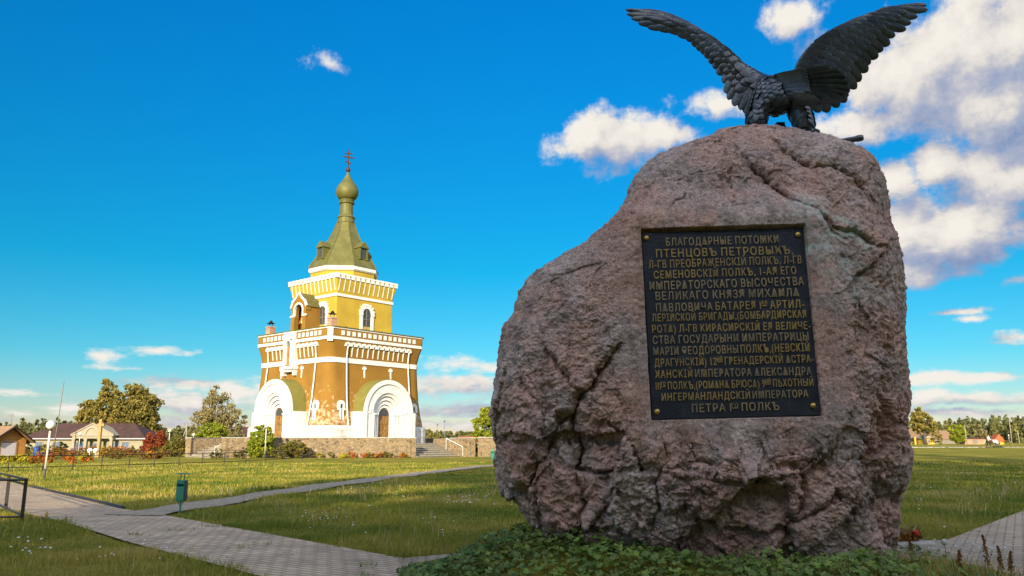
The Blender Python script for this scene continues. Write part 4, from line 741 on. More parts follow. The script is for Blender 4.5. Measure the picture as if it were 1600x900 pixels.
        for worn in (0, 1):
            V = []; F = []
            for me, co, off, wn, fc in pieces:
                if wn != worn: continue
                k = len(V)
                for q in co:
                    p = a + dr * ((q[0] + off) / tot * wid) + np.array([-dr[1], dr[0]]) * (q[1] / .73 * hh); V.append((p[0], -.016, p[1]))
                F += [tuple(i + k for i in f) for f in fc]
            if V:
                me = bpy.data.meshes.new('inscription_line'); me.from_pydata(V, [], F); bm = bmesh.new(); bm.from_mesh(me); bmesh.ops.remove_doubles(bm, verts=bm.verts[:], dist=1e-5); bmesh.ops.dissolve_limit(bm, angle_limit=.01, verts=bm.verts[:], edges=bm.edges[:])
                for f in bm.faces:
                    f.normal_update()
                    if f.normal.y > 0: f.normal_flip()
                r = bmesh.ops.extrude_face_region(bm, geom=bm.faces[:]); top = [v for v in r['geom'] if isinstance(v, bmesh.types.BMVert)]
                old = [v for v in bm.verts if v not in set(top)]
                for v in old: v.co.y = .001
                bmesh.ops.recalc_face_normals(bm, faces=bm.faces[:]); bm.to_mesh(me); bm.free(); link('inscription_line', me, 'letterd' if worn else 'letter', T)
build_plate()

# ------------------------------------------------------------------ the bronze eagle
def poly_at(pts, t):
    pts = [np.array(p, float) for p in pts]; s = np.concatenate([[0], np.cumsum([np.linalg.norm(b - a) for a, b in zip(pts, pts[1:])])]); q = t * s[-1]
    return np.array([np.interp(q, s, [p[k] for p in pts]) for k in range(len(pts[0]))])
PROF = [(0, .45), (.12, .75), (.3, .95), (.5, 1), (.68, 1), (.82, .93), (.92, .7), (.975, .4), (1, .08)]
def feather(b, p0, p1, n, w, t=.014, arch=.0, curl=.0):
    p0 = np.array(p0, float); p1 = np.array(p1, float); L_ = p1 - p0; ln = np.linalg.norm(L_); d = L_ / ln; s = np.cross(d, n); s /= np.linalg.norm(s); n = np.cross(s, d); rs = []
    for q, k in PROF:
        c = p0 + L_ * q + n * (arch * math.sin(math.pi * q) * ln - curl * q * q * ln); h = w * k / 2
        rs.append([tuple(c - s * h - n * t * .6), tuple(c - s * h * .45 + n * t * .45 * min(1, k * 1.4)), tuple(c + n * t * .95 * k), tuple(c + s * h * .45 + n * t * .45 * min(1, k * 1.4)), tuple(c + s * h - n * t * .6), tuple(c - n * t * .8 * k)])
    b.rings(rs)
def build_eagle():
    base = at(1215, 206, 10.6)
    T = thing('eagle_statue', 'dark bronze eagle with raised outspread wings perched on top of the boulder', 'statue', base)
    O = Matrix.Translation(-Vector(base))
    cam_n = lambda p: (CAM - p) / np.linalg.norm(CAM - p)
    def wing(lead, inner, tips, roots, rows, ys, w0, name, tilt):
        y_of = lambda x: float(np.interp(x, ys[0], ys[1]))
        P = lambda q: at(q[0], q[1], y_of(q[0]))
        b = MB(O); nrm = lambda p: (lambda v: v / np.linalg.norm(v))(cam_n(p) + np.array(tilt))
        # the solid blade of the wing: leading edge thick, thinning backwards
        r0 = []
        for k in range(25):
            t = k / 24; a = P(poly_at(lead, t)); c = P(poly_at(inner, t)); n = nrm(a); m_ = (a + c) / 2
            r0.append([tuple(a + n * .018), tuple(a * .7 + c * .3 + n * .035), tuple(m_ + n * .03), tuple(c + n * .006), tuple(c - n * .006), tuple(m_ - n * .02), tuple(a * .7 + c * .3 - n * .03), tuple(a - n * .018)])
        b.rings(r0)
        nt = len(tips)
        for k, q in enumerate(tips):
            a = P(poly_at(roots, k / (nt - 1))); c = P(q); n = nrm(a)
            for side, off in ((1, .012), (-1, -.03)): feather(b, a + n * (off + .003 * (k % 3)) * 1, c + n * off * .5, n * side, w0 * (.72 + .5 * min(1, k / 7)) * random.uniform(.95, 1.15), .007, .03 * side, .0)
        for (rt, tp, cnt, wd, off) in rows:
            for k in range(cnt):
                t = (k + random.uniform(-.15, .15)) / max(1, cnt - 1); t = min(1, max(0, t)); a = P(poly_at(rt, t)); c = P(poly_at(tp, t)); n = nrm(a)
                for side in (1, -1): feather(b, a + n * side * (off - .012), c + n * side * (off + .02 + .008 * (k % 2)), n * side, wd * (.62 + .5 * min(1, t * 2.2)) * random.uniform(.95, 1.2), .007, .035, -.01)
        b.build(name, 'bronze', T)
    lead_r = [(1238, 118), (1243, 102), (1252, 86), (1262, 74), (1278, 60), (1292, 51), (1312, 40), (1332, 32), (1352, 22), (1362, 19), (1382, 14), (1402, 10), (1425, 7), (1444, 7)]
    wing(lead_r, [(1278, 122), (1300, 104), (1318, 88), (1332, 72), (1345, 58), (1362, 44), (1385, 32), (1405, 24), (1432, 14), (1444, 10)],
         [(1448, 8), (1450, 15), (1434, 26), (1424, 36), (1416, 46), (1399, 56), (1391, 69), (1380, 79), (1372, 90), (1360, 100), (1356, 112), (1345, 127), (1338, 139), (1326, 146), (1322, 160), (1310, 168), (1294, 176), (1280, 176)],
         [(1392, 14), (1380, 20), (1364, 26), (1352, 38), (1335, 52), (1318, 66), (1305, 80), (1295, 94), (1285, 108), (1272, 122), (1266, 134)],
         [([(1375, 15), (1350, 27), (1325, 42), (1302, 58), (1285, 76), (1268, 100), (1262, 114)], [(1425, 14), (1398, 34), (1375, 54), (1355, 74), (1340, 94), (1325, 116), (1312, 128)], 16, .15, .022),
          ([(1352, 24), (1325, 36), (1298, 50), (1275, 68), (1258, 90), (1250, 110)], [(1392, 24), (1368, 40), (1345, 58), (1326, 78), (1312, 100), (1300, 118)], 13, .155, .034),
          ([(1330, 34), (1300, 49), (1276, 65), (1258, 85), (1246, 110)], [(1361, 26), (1340, 44), (1318, 64), (1302, 86), (1285, 112)], 11, .16, .048),
          ([(1300, 47), (1276, 63), (1258, 82), (1246, 102)], [(1320, 52), (1300, 70), (1282, 90), (1270, 108)], 8, .17, .062)],
         ([1230, 1290, 1450], [10.6, 10.75, 11.15]), .135, 'wing', (.25, 0, .15))
    lead_l = [(1222, 126), (1200, 121), (1188, 117), (1175, 109), (1162, 99), (1148, 87), (1132, 74), (1118, 62), (1104, 51), (1090, 42), (1070, 31), (1050, 22), (1032, 16.5), (1015, 14), (995, 14.5), (982, 15)]
    wing(lead_l, [(1198, 140), (1172, 132), (1155, 120), (1140, 108), (1124, 92), (1108, 76), (1092, 62), (1072, 48), (1052, 38), (1030, 32), (1010, 27), (996, 22), (984, 17)],
         [(977, 15), (979, 22), (986, 29), (997, 36.5), (1012, 43), (1028, 45.5), (1045, 48), (1058, 52), (1071, 58), (1080, 67), (1087, 74), (1094, 80), (1100, 87), (1107, 97), (1114, 106), (1121, 117), (1130, 130), (1134, 146), (1138, 156), (1147, 166), (1157, 172), (1165, 178), (1172, 176)],
         [(1058, 28), (1064, 31), (1072, 35), (1082, 41), (1093, 49), (1102, 58), (1115, 68), (1128, 79), (1140, 90), (1150, 100), (1158, 107), (1165, 113), (1172, 120), (1182, 128)],
         [([(1078, 36), (1100, 51), (1121, 66), (1139, 81), (1154, 95), (1165, 106), (1174, 115), (1184, 124)], [(1005, 28), (1035, 36), (1062, 45), (1082, 60), (1100, 78), (1117, 98), (1134, 118), (1150, 142)], 18, .115, .02),
          ([(1104, 53), (1124, 68), (1144, 85), (1162, 101), (1176, 111), (1190, 120)], [(1035, 28), (1062, 38), (1090, 56), (1115, 80), (1140, 108), (1160, 134)], 14, .11, .034),
          ([(1118, 63), (1148, 88), (1170, 107), (1190, 119), (1205, 124)], [(1105, 66), (1138, 94), (1158, 118), (1172, 136), (1185, 146)], 10, .13, .05)],
         ([977, 1150, 1230], [11.0, 10.55, 10.5]), .105, 'wing', (-.15, 0, .25))
    # tail: a spread fan held towards the viewer
    b = MB(O); tips = [(1300, 107), (1313, 111), (1322, 119), (1327, 129), (1329, 139), (1327, 148), (1317, 154), (1300, 155), (1280, 157)]; N_ = len(tips)
    for k, q in enumerate(tips):
        t = k / (N_ - 1); a = at(1216 + 8 * t, 124 + 26 * t, 10.42); c = at(q[0], q[1], 9.95 + .12 * abs(t - .5)); n = cam_n(a) + np.array([-.15, 0, -1.1 + .5 * t]); n /= np.linalg.norm(n)
        feather(b, a + n * .006 * (k % 2), c, n, .19, .014, .05, -.02)
    for k in range(8):
        t = k / 7; a = at(1208 + 8 * t, 122 + 24 * t, 10.40); c = at(1262 + 6 * t, 113 + 36 * t, 10.12); n = cam_n(a) + np.array([-.15, 0, -.6 + .5 * t]); n /= np.linalg.norm(n); feather(b, a, c, n, .15, .016, .05, .0)
    b.build('tail', 'bronze', T)
    # body, legs, neck and head in one skin
    J = [(1226, 142, 10.45, .17), (1210, 150, 10.55, .25), (1192, 147, 10.72, .25), (1178, 136, 10.95, .21), (1172, 122, 11.15, .11), (1166, 116, 11.28, .09), (1160, 116, 11.4, .05),
         (1188, 160, 10.58, .16), (1182, 182, 10.55, .14), (1181, 202, 10.55, .115), (1240, 158, 10.55, .16), (1254, 184, 10.52, .14), (1261, 208, 10.52, .105)]
    E_ = [(0, 1), (1, 2), (2, 3), (3, 4), (4, 5), (5, 6), (1, 7), (7, 8), (8, 9), (1, 10), (10, 11), (11, 12)]
    me = bpy.data.meshes.new('body'); me.from_pydata([tuple(at(x, y, d) - base) for x, y, d, r in J], E_, []); o = bpy.data.objects.new('body', me); COL.objects.link(o)
    o.modifiers.new('skin', 'SKIN'); 
    for i, j in enumerate(J): me.skin_vertices[0].data[i].radius = (j[3], j[3]); me.skin_vertices[0].data[i].use_root = i == 1
    s = o.modifiers.new('sub', 'SUBSURF'); s.levels = 2
    dg = bpy.context.evaluated_depsgraph_get(); m2 = bpy.data.meshes.new_from_object(o.evaluated_get(dg)); bpy.data.objects.remove(o)
    # plumage laid over the skin
    bm = bmesh.new(); bm.from_mesh(m2); bm.faces.ensure_lookup_table(); b = MB(); rnd = random.Random(5)
    fs = [f for f in bm.faces]; fs.sort(key=lambda f: -f.calc_center_median().z); used = []
    for f in fs:
        c = f.calc_center_median(); n = f.normal.copy()
        if any((c - q).length < .062 for q in used): continue
        used.append(c); leg = c.z < .28; dn = Vector((.05, -.35, -1)) if leg else Vector((.45, -.7, -.55)); d = dn - n * dn.dot(n)
        if d.length < .1: continue
        d.normalize(); ln = rnd.uniform(.15, .22) if not leg else rnd.uniform(.12, .18)
        feather(b, np.array(c + n * .004 - d * ln * .4), np.array(c + n * .035 + d * ln * .6), np.array(n), rnd.uniform(.10, .135), .009, .05)
    k = len(bm.verts); vs = [bm.verts.new(v) for v in b.v]
    for f in b.f: bm.faces.new([vs[i] for i in f])
    bmesh.ops.recalc_face_normals(bm, faces=bm.faces[:]); bm.to_mesh(m2); bm.free(); m2.name = 'body'; link('body', m2, 'bronze', T)
    b = MB(O)
    for fx, fy, fd in ((1181, 205, 10.55), (1262, 211, 10.52)):
        c = at(fx, fy, fd)
        for a in (-.7, 0, .7, math.pi):
            q = [c + np.array([math.sin(a) * r, -math.cos(a) * r, h]) for r, h in ((0, .04), (.09, .05), (.16, .01), (.19, -.05))]; b.tube(q, [.045, .035, .025, .006], 6)
    b.build('talons', 'bronze', T, True)
    b = MB(O); h = at(1160, 116, 11.4); b.tube([h, h + np.array([-.05, .1, -.02]), h + np.array([-.07, .15, -.09])], [.05, .035, .004], 7); b.build('beak', 'bronze', T, True)
    b = MB(O); c = at(1218, 207, 10.75); b.rings([[tuple(c + np.array([s * wx, dy, z])) for s, dy in ((-1, -.09), (1, -.09), (1, .09), (-1, .09))] for z, wx in ((-.1, .12), (.03, .10), (.06, .065), (.11, .055), (.125, .065))]); b.build('support_block', 'bronze', T, bevel=.01)
    g = thing('bronze_barrel', 'short dark bronze barrel jutting out over the right shoulder of the boulder', 'barrel', at(1310, 222, 10.72)); O2 = Matrix.Translation(-Vector(at(1310, 222, 10.72)))
    p0, p1 = at(1290, 226, 10.72), at(1348, 215, 10.66); d = (p1 - p0) / np.linalg.norm(p1 - p0)
    b = MB(O2); b.tube([p0, p1 - d * .09, p1 - d * .085, p1 - d * .03, p1], [.042, .040, .046, .046, .040], 14); b.build('barrel_tube', 'bronze', g, True)
    b = MB(O2); b.tube([p1 - d * .002, p1 + d * .004], [.024, .024], 12); b.build('muzzle', 'iron', g)
build_eagle()

# ------------------------------------------------------------------ trees and shrubs
def rot_frames(n, rng):
    a = rng.normal(size=(n, 3)); a /= np.linalg.norm(a, axis=1)[:, None]; b = rng.normal(size=(n, 3)); b -= (a * b).sum(1)[:, None] * a; b /= np.linalg.norm(b, axis=1)[:, None]; return a, b
def leaf_cards(Pc, size, rng, droop=0.0, name='crown', m=None, parent=None, aspect=.6):
    n = len(Pc); a, b = rot_frames(n, rng)
    if droop: a = a * (1 - droop) + np.array([0, 0, -1]) * droop; a /= np.linalg.norm(a, axis=1)[:, None]; b -= (a * b).sum(1)[:, None] * a; b /= np.linalg.norm(b, axis=1)[:, None]
    c = np.cross(a, b); s = (size * rng.uniform(.6, 1.4, n))[:, None]
    V = np.stack([Pc - a * s * .5, Pc + b * s * aspect * .5 + c * s * .08, Pc + a * s * .5, Pc - b * s * aspect * .5 + c * s * .08], 1)
    return np_mesh(name, V.reshape(-1, 3), quads=np.arange(4 * n).reshape(n, 4), m=m, parent=parent)
def make_tree(name, label, cat, loc, lobes, leaf, n, size, trunk=(.3, 3.0), bark='bark', seed=1, group=None, clump=.55, droop=0.0, nclump=None, strands=0, lean=0.0):
    """lobes: crown ellipsoids (cx, cy, cz, rx, ry, rz) from the foot of the tree"""
    rng = np.random.default_rng(seed); T = thing(name, label, cat, loc, 0, group)
    vol = np.array([l[3] * l[4] * l[5] for l in lobes]); vol = vol / vol.sum(); nclump = nclump or max(16, n // 38); ctr = []; out = []
    for l, v in zip(lobes, vol):
        k = max(4, int(nclump * v)); d = rng.normal(size=(k, 3)); d /= np.linalg.norm(d, axis=1)[:, None]; r = rng.uniform(.25, 1.0, k) ** .45
        ctr.append(np.array(l[:3]) + d * r[:, None] * np.array(l[3:])); out.append(d)
    ctr = np.concatenate(ctr); out = np.concatenate(out); R_ = np.mean([min(l[3:]) for l in lobes])
    cr = R_ * clump * rng.uniform(.2, .62, len(ctr)); w = cr ** 2; idx = rng.choice(len(ctr), n, p=w / w.sum())
    d = rng.normal(size=(n, 3)); d /= np.linalg.norm(d, axis=1)[:, None]; P = ctr[idx] + d * (rng.uniform(0, 1, n) ** .5 * cr[idx])[:, None] * np.array([1.15, 1.15, .75])
    if strands:
        k = rng.choice(len(ctr), strands); a0 = ctr[k] + rng.normal(size=(strands, 3)) * .4; ln = rng.uniform(.6, 1, strands) * R_ * .9; S = []
        for q, l in zip(a0, ln):
            m_ = int(l / size * 1.6) + 2; t = np.linspace(0, 1, m_); S.append(q + np.stack([rng.normal() * .25 * t, rng.normal() * .25 * t, -l * t], 1) + rng.normal(size=(m_, 3)) * size * .22)
        P = np.concatenate([P] + S)
    P = P[P[:, 2] > .05]
    leaf_cards(P, size, rng, droop, 'crown', leaf, T)
    if trunk:
        b = MB(); r0, h = trunk; top = np.array([lean, 0, max(l[2] for l in lobes)]); tp = [np.array([0, 0, -.2]), np.array([lean * .2 + rng.normal() * .04 * h, 0, h * .5]), np.array([lean * .5, rng.normal() * .04 * h, h]), top * np.array([1, 1, .92])]
        b.tube(tp, [r0 * 1.2, r0, r0 * .85, r0 * .15], 8)
        for k in rng.choice(len(ctr), min(len(ctr), 16), replace=False):
            c = ctr[k]; z = min(c[2] * .8, h + rng.uniform(-.15, .35) * (top[2] - h)); z = max(h * .5, z); s = np.array([lean * .5 * min(1, z / h), 0, z]); m_ = s * .45 + c * .55 + np.array([0, 0, .08 * R_]); b.tube([s, m_, c], [r0 * .38, r0 * .22, r0 * .05], 5)
        b.build('trunk', bark, T, True)
    return T
def foot(px, py, Y=None):
    if Y is None: return gp(px, py)
    p = at(px, 690, Y); return np.array([p[0], Y, float(gz(p[0], Y))])
def S(px, Y): return px * Y * 1.02 / FPX          # photo pixels to metres at distance Y
# the park trees behind the viewer that shade the boulder and the near lawn
for k, (x, y, h, r) in enumerate([(-15.5, -27, 27, 4.6), (-8.5, -29, 31, 4.8), (-3, -35, 33, 5), (-5.5, -23, 30, 4.4), (1.5, -29, 32, 5), (9, -32, 34, 5.2), (17, -29, 34, 5.2), (26, -32, 36, 5.6), (35, -29, 35, 5.4), (44, -32, 36, 5.6), (53, -30, 35, 5.6)]):
    make_tree('park_tree', 'tall broad park tree in the row behind the viewer', 'tree', (x, y, 0), [(0, 0, h * .33, r * 1.1, r * 1.1, h * .26), (.4, 0, h * .62, r * 1.05, r, h * .25), (0, .3, h * .84, r * .7, r * .7, h * .16)], 'lf_dark', 13000, .6, (.4, h * .2), seed=50 + k, group='park trees behind the viewer', clump=.6)
for k, (x, y, h, r) in enumerate([(-16.5, -8, 7.0, 2.6), (-23, -11, 8, 2.6)]):
    make_tree('park_tree', 'low round park tree at the left end of the row behind the viewer', 'tree', (x, y, 0), [(0, 0, h * .6, r, r, h * .42)], 'lf_dark', 2500, .5, (.25, 2), seed=70 + k, group='low park trees behind the viewer')
# broad trees behind the pale house
Y = 215; f0 = foot(160, 690, Y); f0[2] = -.8
s = lambda v: S(v, Y)
make_tree('birch_tree', 'loose olive birch behind the pale house, left of the two big crowns', 'tree', f0, [(0, 0, s(65), s(22), s(15), s(22)), (s(-18), 0, s(48), s(24), s(16), s(18)), (s(6), 0, s(88), s(13), s(12), s(16)), (s(15), 0, s(40), s(22), s(16), s(20)), (s(-28), 0, s(62), s(14), s(10), s(12)), (s(-2), 0, s(101), s(8), s(8), s(9))], 'lf_lime', 13000, .7, (.45, 7), 'birch', 3, droop=.35, strands=220, clump=.62)
f0 = foot(207, 690, Y - 5); f0[2] = -.8
make_tree('broad_tree', 'dense rounded olive tree behind the red roofed house, right of the two big crowns', 'tree', f0, [(0, 0, s(52), s(34), s(26), s(28)), (s(-6), 0, s(82), s(24), s(18), s(18)), (s(12), 0, s(72), s(22), s(18), s(18)), (s(18), 0, s(36), s(20), s(18), s(28)), (s(-20), 0, s(40), s(18), s(16), s(26)), (s(0), 0, s(28), s(24), s(18), s(16))], 'lf_lime', 17000, .7, (.5, 6), 'bark', 4, droop=.2, strands=120, clump=.6)
Y = 130; f0 = foot(337, 690, Y); s = lambda v: S(v, Y)
make_tree('weeping_birch', 'thin pale weeping birch with bare white limbs left of the church tower', 'tree', f0, [(0, 0, s(62), s(30), s(22), s(28)), (s(-4), 0, s(88), s(13), s(12), s(16)), (s(20), 0, s(46), s(22), s(16), s(26)), (s(-20), 0, s(44), s(22), s(16), s(22)), (s(28), 0, s(30), s(14), s(12), s(20))], 'lf_birch', 8500, .3, (.26, 3.5), 'birch', 5, droop=.45, strands=420, clump=.6)
Y = 118; f0 = foot(765, 690, Y); s = lambda v: S(v, Y)
make_tree('round_tree', 'full yellow-green tree half hidden behind the left edge of the boulder', 'tree', f0, [(s(-1), 0, s(36), s(24), s(18), s(30)), (s(2), 0, s(54), s(19), s(15), s(18))], 'lf_green', 7500, .4, (.3, 2), seed=6)
Y = 170; f0 = foot(680, 690, Y); s = lambda v: S(v, Y)
make_tree('small_tree', 'small round dark tree just right of the tower foot', 'tree', f0, [(0, 0, s(17), s(12), s(10), s(15))], 'lf_lime', 2600, .42, (.2, 1.5), seed=8)
Y = 235; f0 = foot(1447, 690, Y); s = lambda v: S(v, Y)
make_tree('broad_tree', 'tall olive tree above the yellow hut just right of the boulder', 'tree', f0, [(s(-2), 0, s(32), s(19), s(15), s(15)), (s(-5), 0, s(46), s(12), s(10), s(9)), (s(8), 0, s(24), s(13), s(10), s(12)), (s(-10), 0, s(24), s(10), s(9), s(10))], 'lf_lime', 5200, .75, (.4, 4), seed=9)
f0 = foot(1497, 690, 240)
make_tree('bushy_tree', 'bushy green tree beside the leaning pole on the far side of the field', 'tree', f0, [(0, 0, s(14), s(14), s(10), s(11)), (s(-4), 0, s(22), s(9), s(8), s(7)), (s(6), 0, s(23), s(7), s(7), s(6))], 'lf_green', 3600, .65, (.3, 2), seed=10)
make_tree('thin_tree', 'thin brownish tree left of the red roofed hut', 'tree', foot(1533, 690, 250), [(0, 0, s(16), s(11), s(8), s(10))], 'lf_birch', 1300, .6, (.2, 3), seed=12)
make_tree('bushy_tree', 'dark low bush beside the yellow hut', 'bush', foot(1466, 690, 232), [(0, 0, s(8), s(6), s(5), s(9))], 'lf_lime', 900, .55, None, seed=13)
# shrubs round the terrace and the beds
for (nm, lab, px, py, Yd, rx, rz, lf, n, sz, sd) in [
    ('round_shrub', 'large bright yellow-green round shrub in front of the left portal', 408, 712, 80, 24, 26, 'lf_green', 9000, .22, 20), ('round_shrub', 'dark orange-tinged shrub against the terrace wall left of centre', 462, 712, 80.5, 25, 15, 'lf_shrub', 6000, .2, 21),
    ('round_shrub', 'bright green shrub on the terrace top beneath the weeping birch', 330, 690, 104, 28, 17, 'lf_green', 6000, .26, 22), ('red_shrub', 'round red-leaved shrub at the right end of the pale house', 243, 706, 112, 22, 19, 'lf_red', 7000, .25, 23),
    ('round_shrub', 'dark green shrub left of the stone terrace', 275, 714, 88, 19, 17, 'lf_shrub', 6000, .24, 24), ('round_shrub', 'brown low shrub between the bright shrub and the dark one', 437, 714, 79, 16, 10, 'lf_shrub', 1500, .18, 25),
    ('round_shrub', 'low shrub in front of the left terrace steps', 340, 716, 76, 13, 8, 'lf_shrub', 1100, .16, 26), ('round_shrub', 'low green shrub at the right foot of the left steps', 378, 716, 76, 13, 10, 'lf_shrub', 1200, .16, 27),
    ('conifer_bush', 'dark conifer beside the orange kiosk', 45, 708, 104, 6, 13, 'lf_dark', 1300, .2, 28), ('conifer_bush', 'dark clipped conifer in front of the pale house', 32, 708, 108, 7, 11, 'lf_dark', 1200, .2, 29),
    ('round_shrub', 'dark bush under the left window of the pale house', 97, 706, 112, 13, 9, 'lf_dark', 1300, .22, 30), ('round_shrub', 'brownish bush before the left end of the pale house', 66, 706, 114, 12, 8, 'lf_shrub', 1100, .22, 31),
    ('round_shrub', 'small yellow-green bush right of the kiosk', 31, 712, 82, 8, 11, 'lf_green', 1100, .16, 32)]:
    f0 = gp(px, py); f0 = np.array([at(px, 690, Yd)[0], Yd, float(gz(at(px, 690, Yd)[0], Yd))]); s = lambda v: S(v, Yd)
    if sd == 22: f0[2] = 1.4
    hh = s(rz)
    make_tree(nm, lab, 'shrub', f0, [(0, 0, hh * .95, s(rx) * .82, s(rx) * .7, hh * .9), (s(rx) * .35, -.3, hh * .7, s(rx) * .5, s(rx) * .5, hh * .6), (-s(rx) * .4, 0, hh * .6, s(rx) * .5, s(rx) * .5, hh * .55)], lf, n, sz, (.06, hh * .4), seed=sd, clump=.5)
for gx, gy in make_later: make_tree('round_shrub', 'dark green bush just behind the iron gate', 'shrub', (gx, gy, 0), [(0, 0, .9, .6, .5, .9)], 'lf_shrub', 1500, .16, None, seed=33)
# flower clumps of the beds between the fence and the pale house
FL = [('lf_orange', 'orange flowered clump in the bed before the pale house'), ('lf_rust', 'rusty brown clump in the flower bed'), ('lf_yellow', 'yellow flowered clump in the flower bed behind the fence'), ('lf_shrub', 'green leafy clump in the flower bed')]
rb = random.Random(3)
beds = []
for k in range(62):
    px = rb.uniform(-8, 262); py = rb.uniform(713, 727) if px < 150 else rb.uniform(710, 718)
    kind = rb.choices([0, 1, 2, 3], [4, 5, 2, 4])[0]
    if px < 40 and py > 720: kind = 2
    if 70 < px < 120 and py > 718: kind = 0
    beds.append((px, py, kind, rb.uniform(6, 13), rb.uniform(3.5, 7)))
for k in range(64):
    px = rb.uniform(24, 262); beds.append((px, rb.uniform(706.5, 714), rb.choices([0, 1, 2, 3], [3, 6, 1, 5])[0], rb.uniform(7, 14), rb.uniform(4, 8)))
for k in range(18): beds.append((rb.uniform(455, 634), 714.5, rb.choice([3, 3, 2, 0, 1]), rb.uniform(5, 9), rb.uniform(3, 6)))
for k, (px, py, kind, rx, rz) in enumerate(beds):
    f0 = gp(px, py) if px < 300 else at(px, 690, 81.5) * np.array([1, 1, 0]); s = lambda v: S(v, f0[1])
    make_tree('flower_clump', FL[kind][1] if px < 300 else FL[kind][1].replace('in the bed before the pale house', 'at the foot of the terrace wall').replace('in the flower bed behind the fence', 'at the foot of the terrace wall').replace('in the flower bed', 'at the foot of the terrace wall'), 'flowers', f0, [(0, 0, s(rz) * .8, s(rx), s(rx) * .8, s(rz))], FL[kind][0], 260, .17, None, seed=100 + k, group=(FL[kind][1] + 's')[:60] if px < 300 else 'flower clumps along the terrace wall ' + str(['orange', 'rusty', 'yellow', 'green'][kind]), clump=.7, nclump=14)
for px, py, rx, rz, lf, lab in [(119, 712, 10, 7, 'lf_mauve', 'mauve cushion of asters before the portico'), (69, 716, 11, 5, 'lf_pink', 'pink flowered cushion behind the white lamp post')]:
    f0 = gp(px, py); s = lambda v: S(v, f0[1]); make_tree('flower_cushion', lab, 'flowers', f0, [(0, 0, s(rz) * 1.1, s(rx), s(rx) * .8, s(rz))], lf, 900, .13, None, seed=int(px), clump=.5)
# the far wood along the horizon
def far_wood():
    rng = np.random.default_rng(77); n = 26000; P = []
    xs = rng.uniform(-680, 680, 3000); 
    for x in xs:
        y = rng.uniform(430, 520) - .05 * abs(x); q = x / y; right = q > .3; hgt = (rng.uniform(10, 16) if right else rng.uniform(6.5, 9.5)) * (1.0 + .15 * math.sin(x * .02) + .1 * math.sin(x * .071))
        if -.44 > q: hgt *= 1.25
        r = rng.uniform(2.5, 4.5); k = 42; t = rng.uniform(0, 1, k) ** .8; a = rng.uniform(0, 6.28, k); rr = r * (1.05 - t ** 2) * rng.uniform(.3, 1, k)
        P.append(np.stack([x + rr * np.cos(a), y + rr * np.sin(a), float(gz(x, y)) + .4 + hgt * t], 1))
    leaf_cards(np.concatenate(P), 1.9, rng, name='far_wood', m='lf_wood', aspect=.8)
    tag(bpy.data.objects['far_wood'], 'long dark green line of woodland along the horizon', 'wood', kind='stuff')
far_wood()

# ------------------------------------------------------------------ grass, ground cover, wild flowers
def in_paths(x, y, jit): return inside(PAVE_A, x + jit, y + jit) | inside(PAVE_B, x + jit, y - jit) | (dirt_dist(x, y) < .62)
def grass_mat():
    m = bpy.data.materials.new('grass_blades'); m.use_nodes = True; nt = m.node_tree; N = nt.nodes; L = nt.links; b = N['Principled BSDF']; b.inputs['Roughness'].default_value = .6; b.inputs['Specular IOR Level'].default_value = .25
    tc = N.new('ShaderNodeTexCoord'); n1 = N.new('ShaderNodeTexNoise'); n1.inputs['Scale'].default_value = .3; n1.inputs['Detail'].default_value = 6; L.new(tc.outputs['Object'], n1.inputs[0])
    ge = N.new('ShaderNodeNewGeometry'); ad = N.new('ShaderNodeMath'); ad.operation = 'MULTIPLY_ADD'; ad.inputs[1].default_value = .34; L.new(ge.outputs['Random Per Island'], ad.inputs[0]); c1 = N.new('ShaderNodeMath'); c1.operation = 'MULTIPLY_ADD'; c1.inputs[1].default_value = 1.55; c1.inputs[2].default_value = -.29; L.new(n1.outputs['Fac'], c1.inputs[0]); L.new(c1.outputs[0], ad.inputs[2])
    rp = N.new('ShaderNodeValToRGB'); e = rp.color_ramp.elements; e[0].position = .42; e[0].color = (.09, .145, .014, 1); e[1].position = .95; e[1].color = (.45, .35, .10, 1); k = e.new(.6); k.color = (.19, .205, .02, 1); k = e.new(.78); k.color = (.33, .285, .04, 1); L.new(ad.outputs[0], rp.inputs[0]); L.new(rp.outputs[0], b.inputs['Base Color'])
    t = N.new('ShaderNodeBsdfTranslucent'); L.new(rp.outputs[0], t.inputs[0]); mx = N.new('ShaderNodeMixShader'); mx.inputs[0].default_value = .3; L.new(b.outputs[0], mx.inputs[1]); L.new(t.outputs[0], mx.inputs[2]); L.new(mx.outputs[0], N['Material Output'].inputs[0])
    return m
def blades(name, x, y, h, w, rng, m):
    n = len(x); a = rng.uniform(0, 6.283, n); ln = rng.uniform(.15, .75, n) * h; la = rng.uniform(0, 6.283, n)
    B = np.stack([x, y, gz(x, y) - .01], 1); s = np.stack([np.cos(a), np.sin(a), np.zeros(n)], 1) * (w / 2)[:, None]; lv = np.stack([np.cos(la) * ln, np.sin(la) * ln, h], 1)
    mid = B + lv * np.array([.35, .35, .62]); tip = B + lv
    V = np.stack([B - s, B + s, mid + s * .8, mid - s * .8, tip], 1).reshape(-1, 3); i = np.arange(n)[:, None] * 5
    return np_mesh(name, V, quads=i + np.array([[0, 1, 2, 3]]), tris=i + np.array([[3, 2, 4]]), m=m)
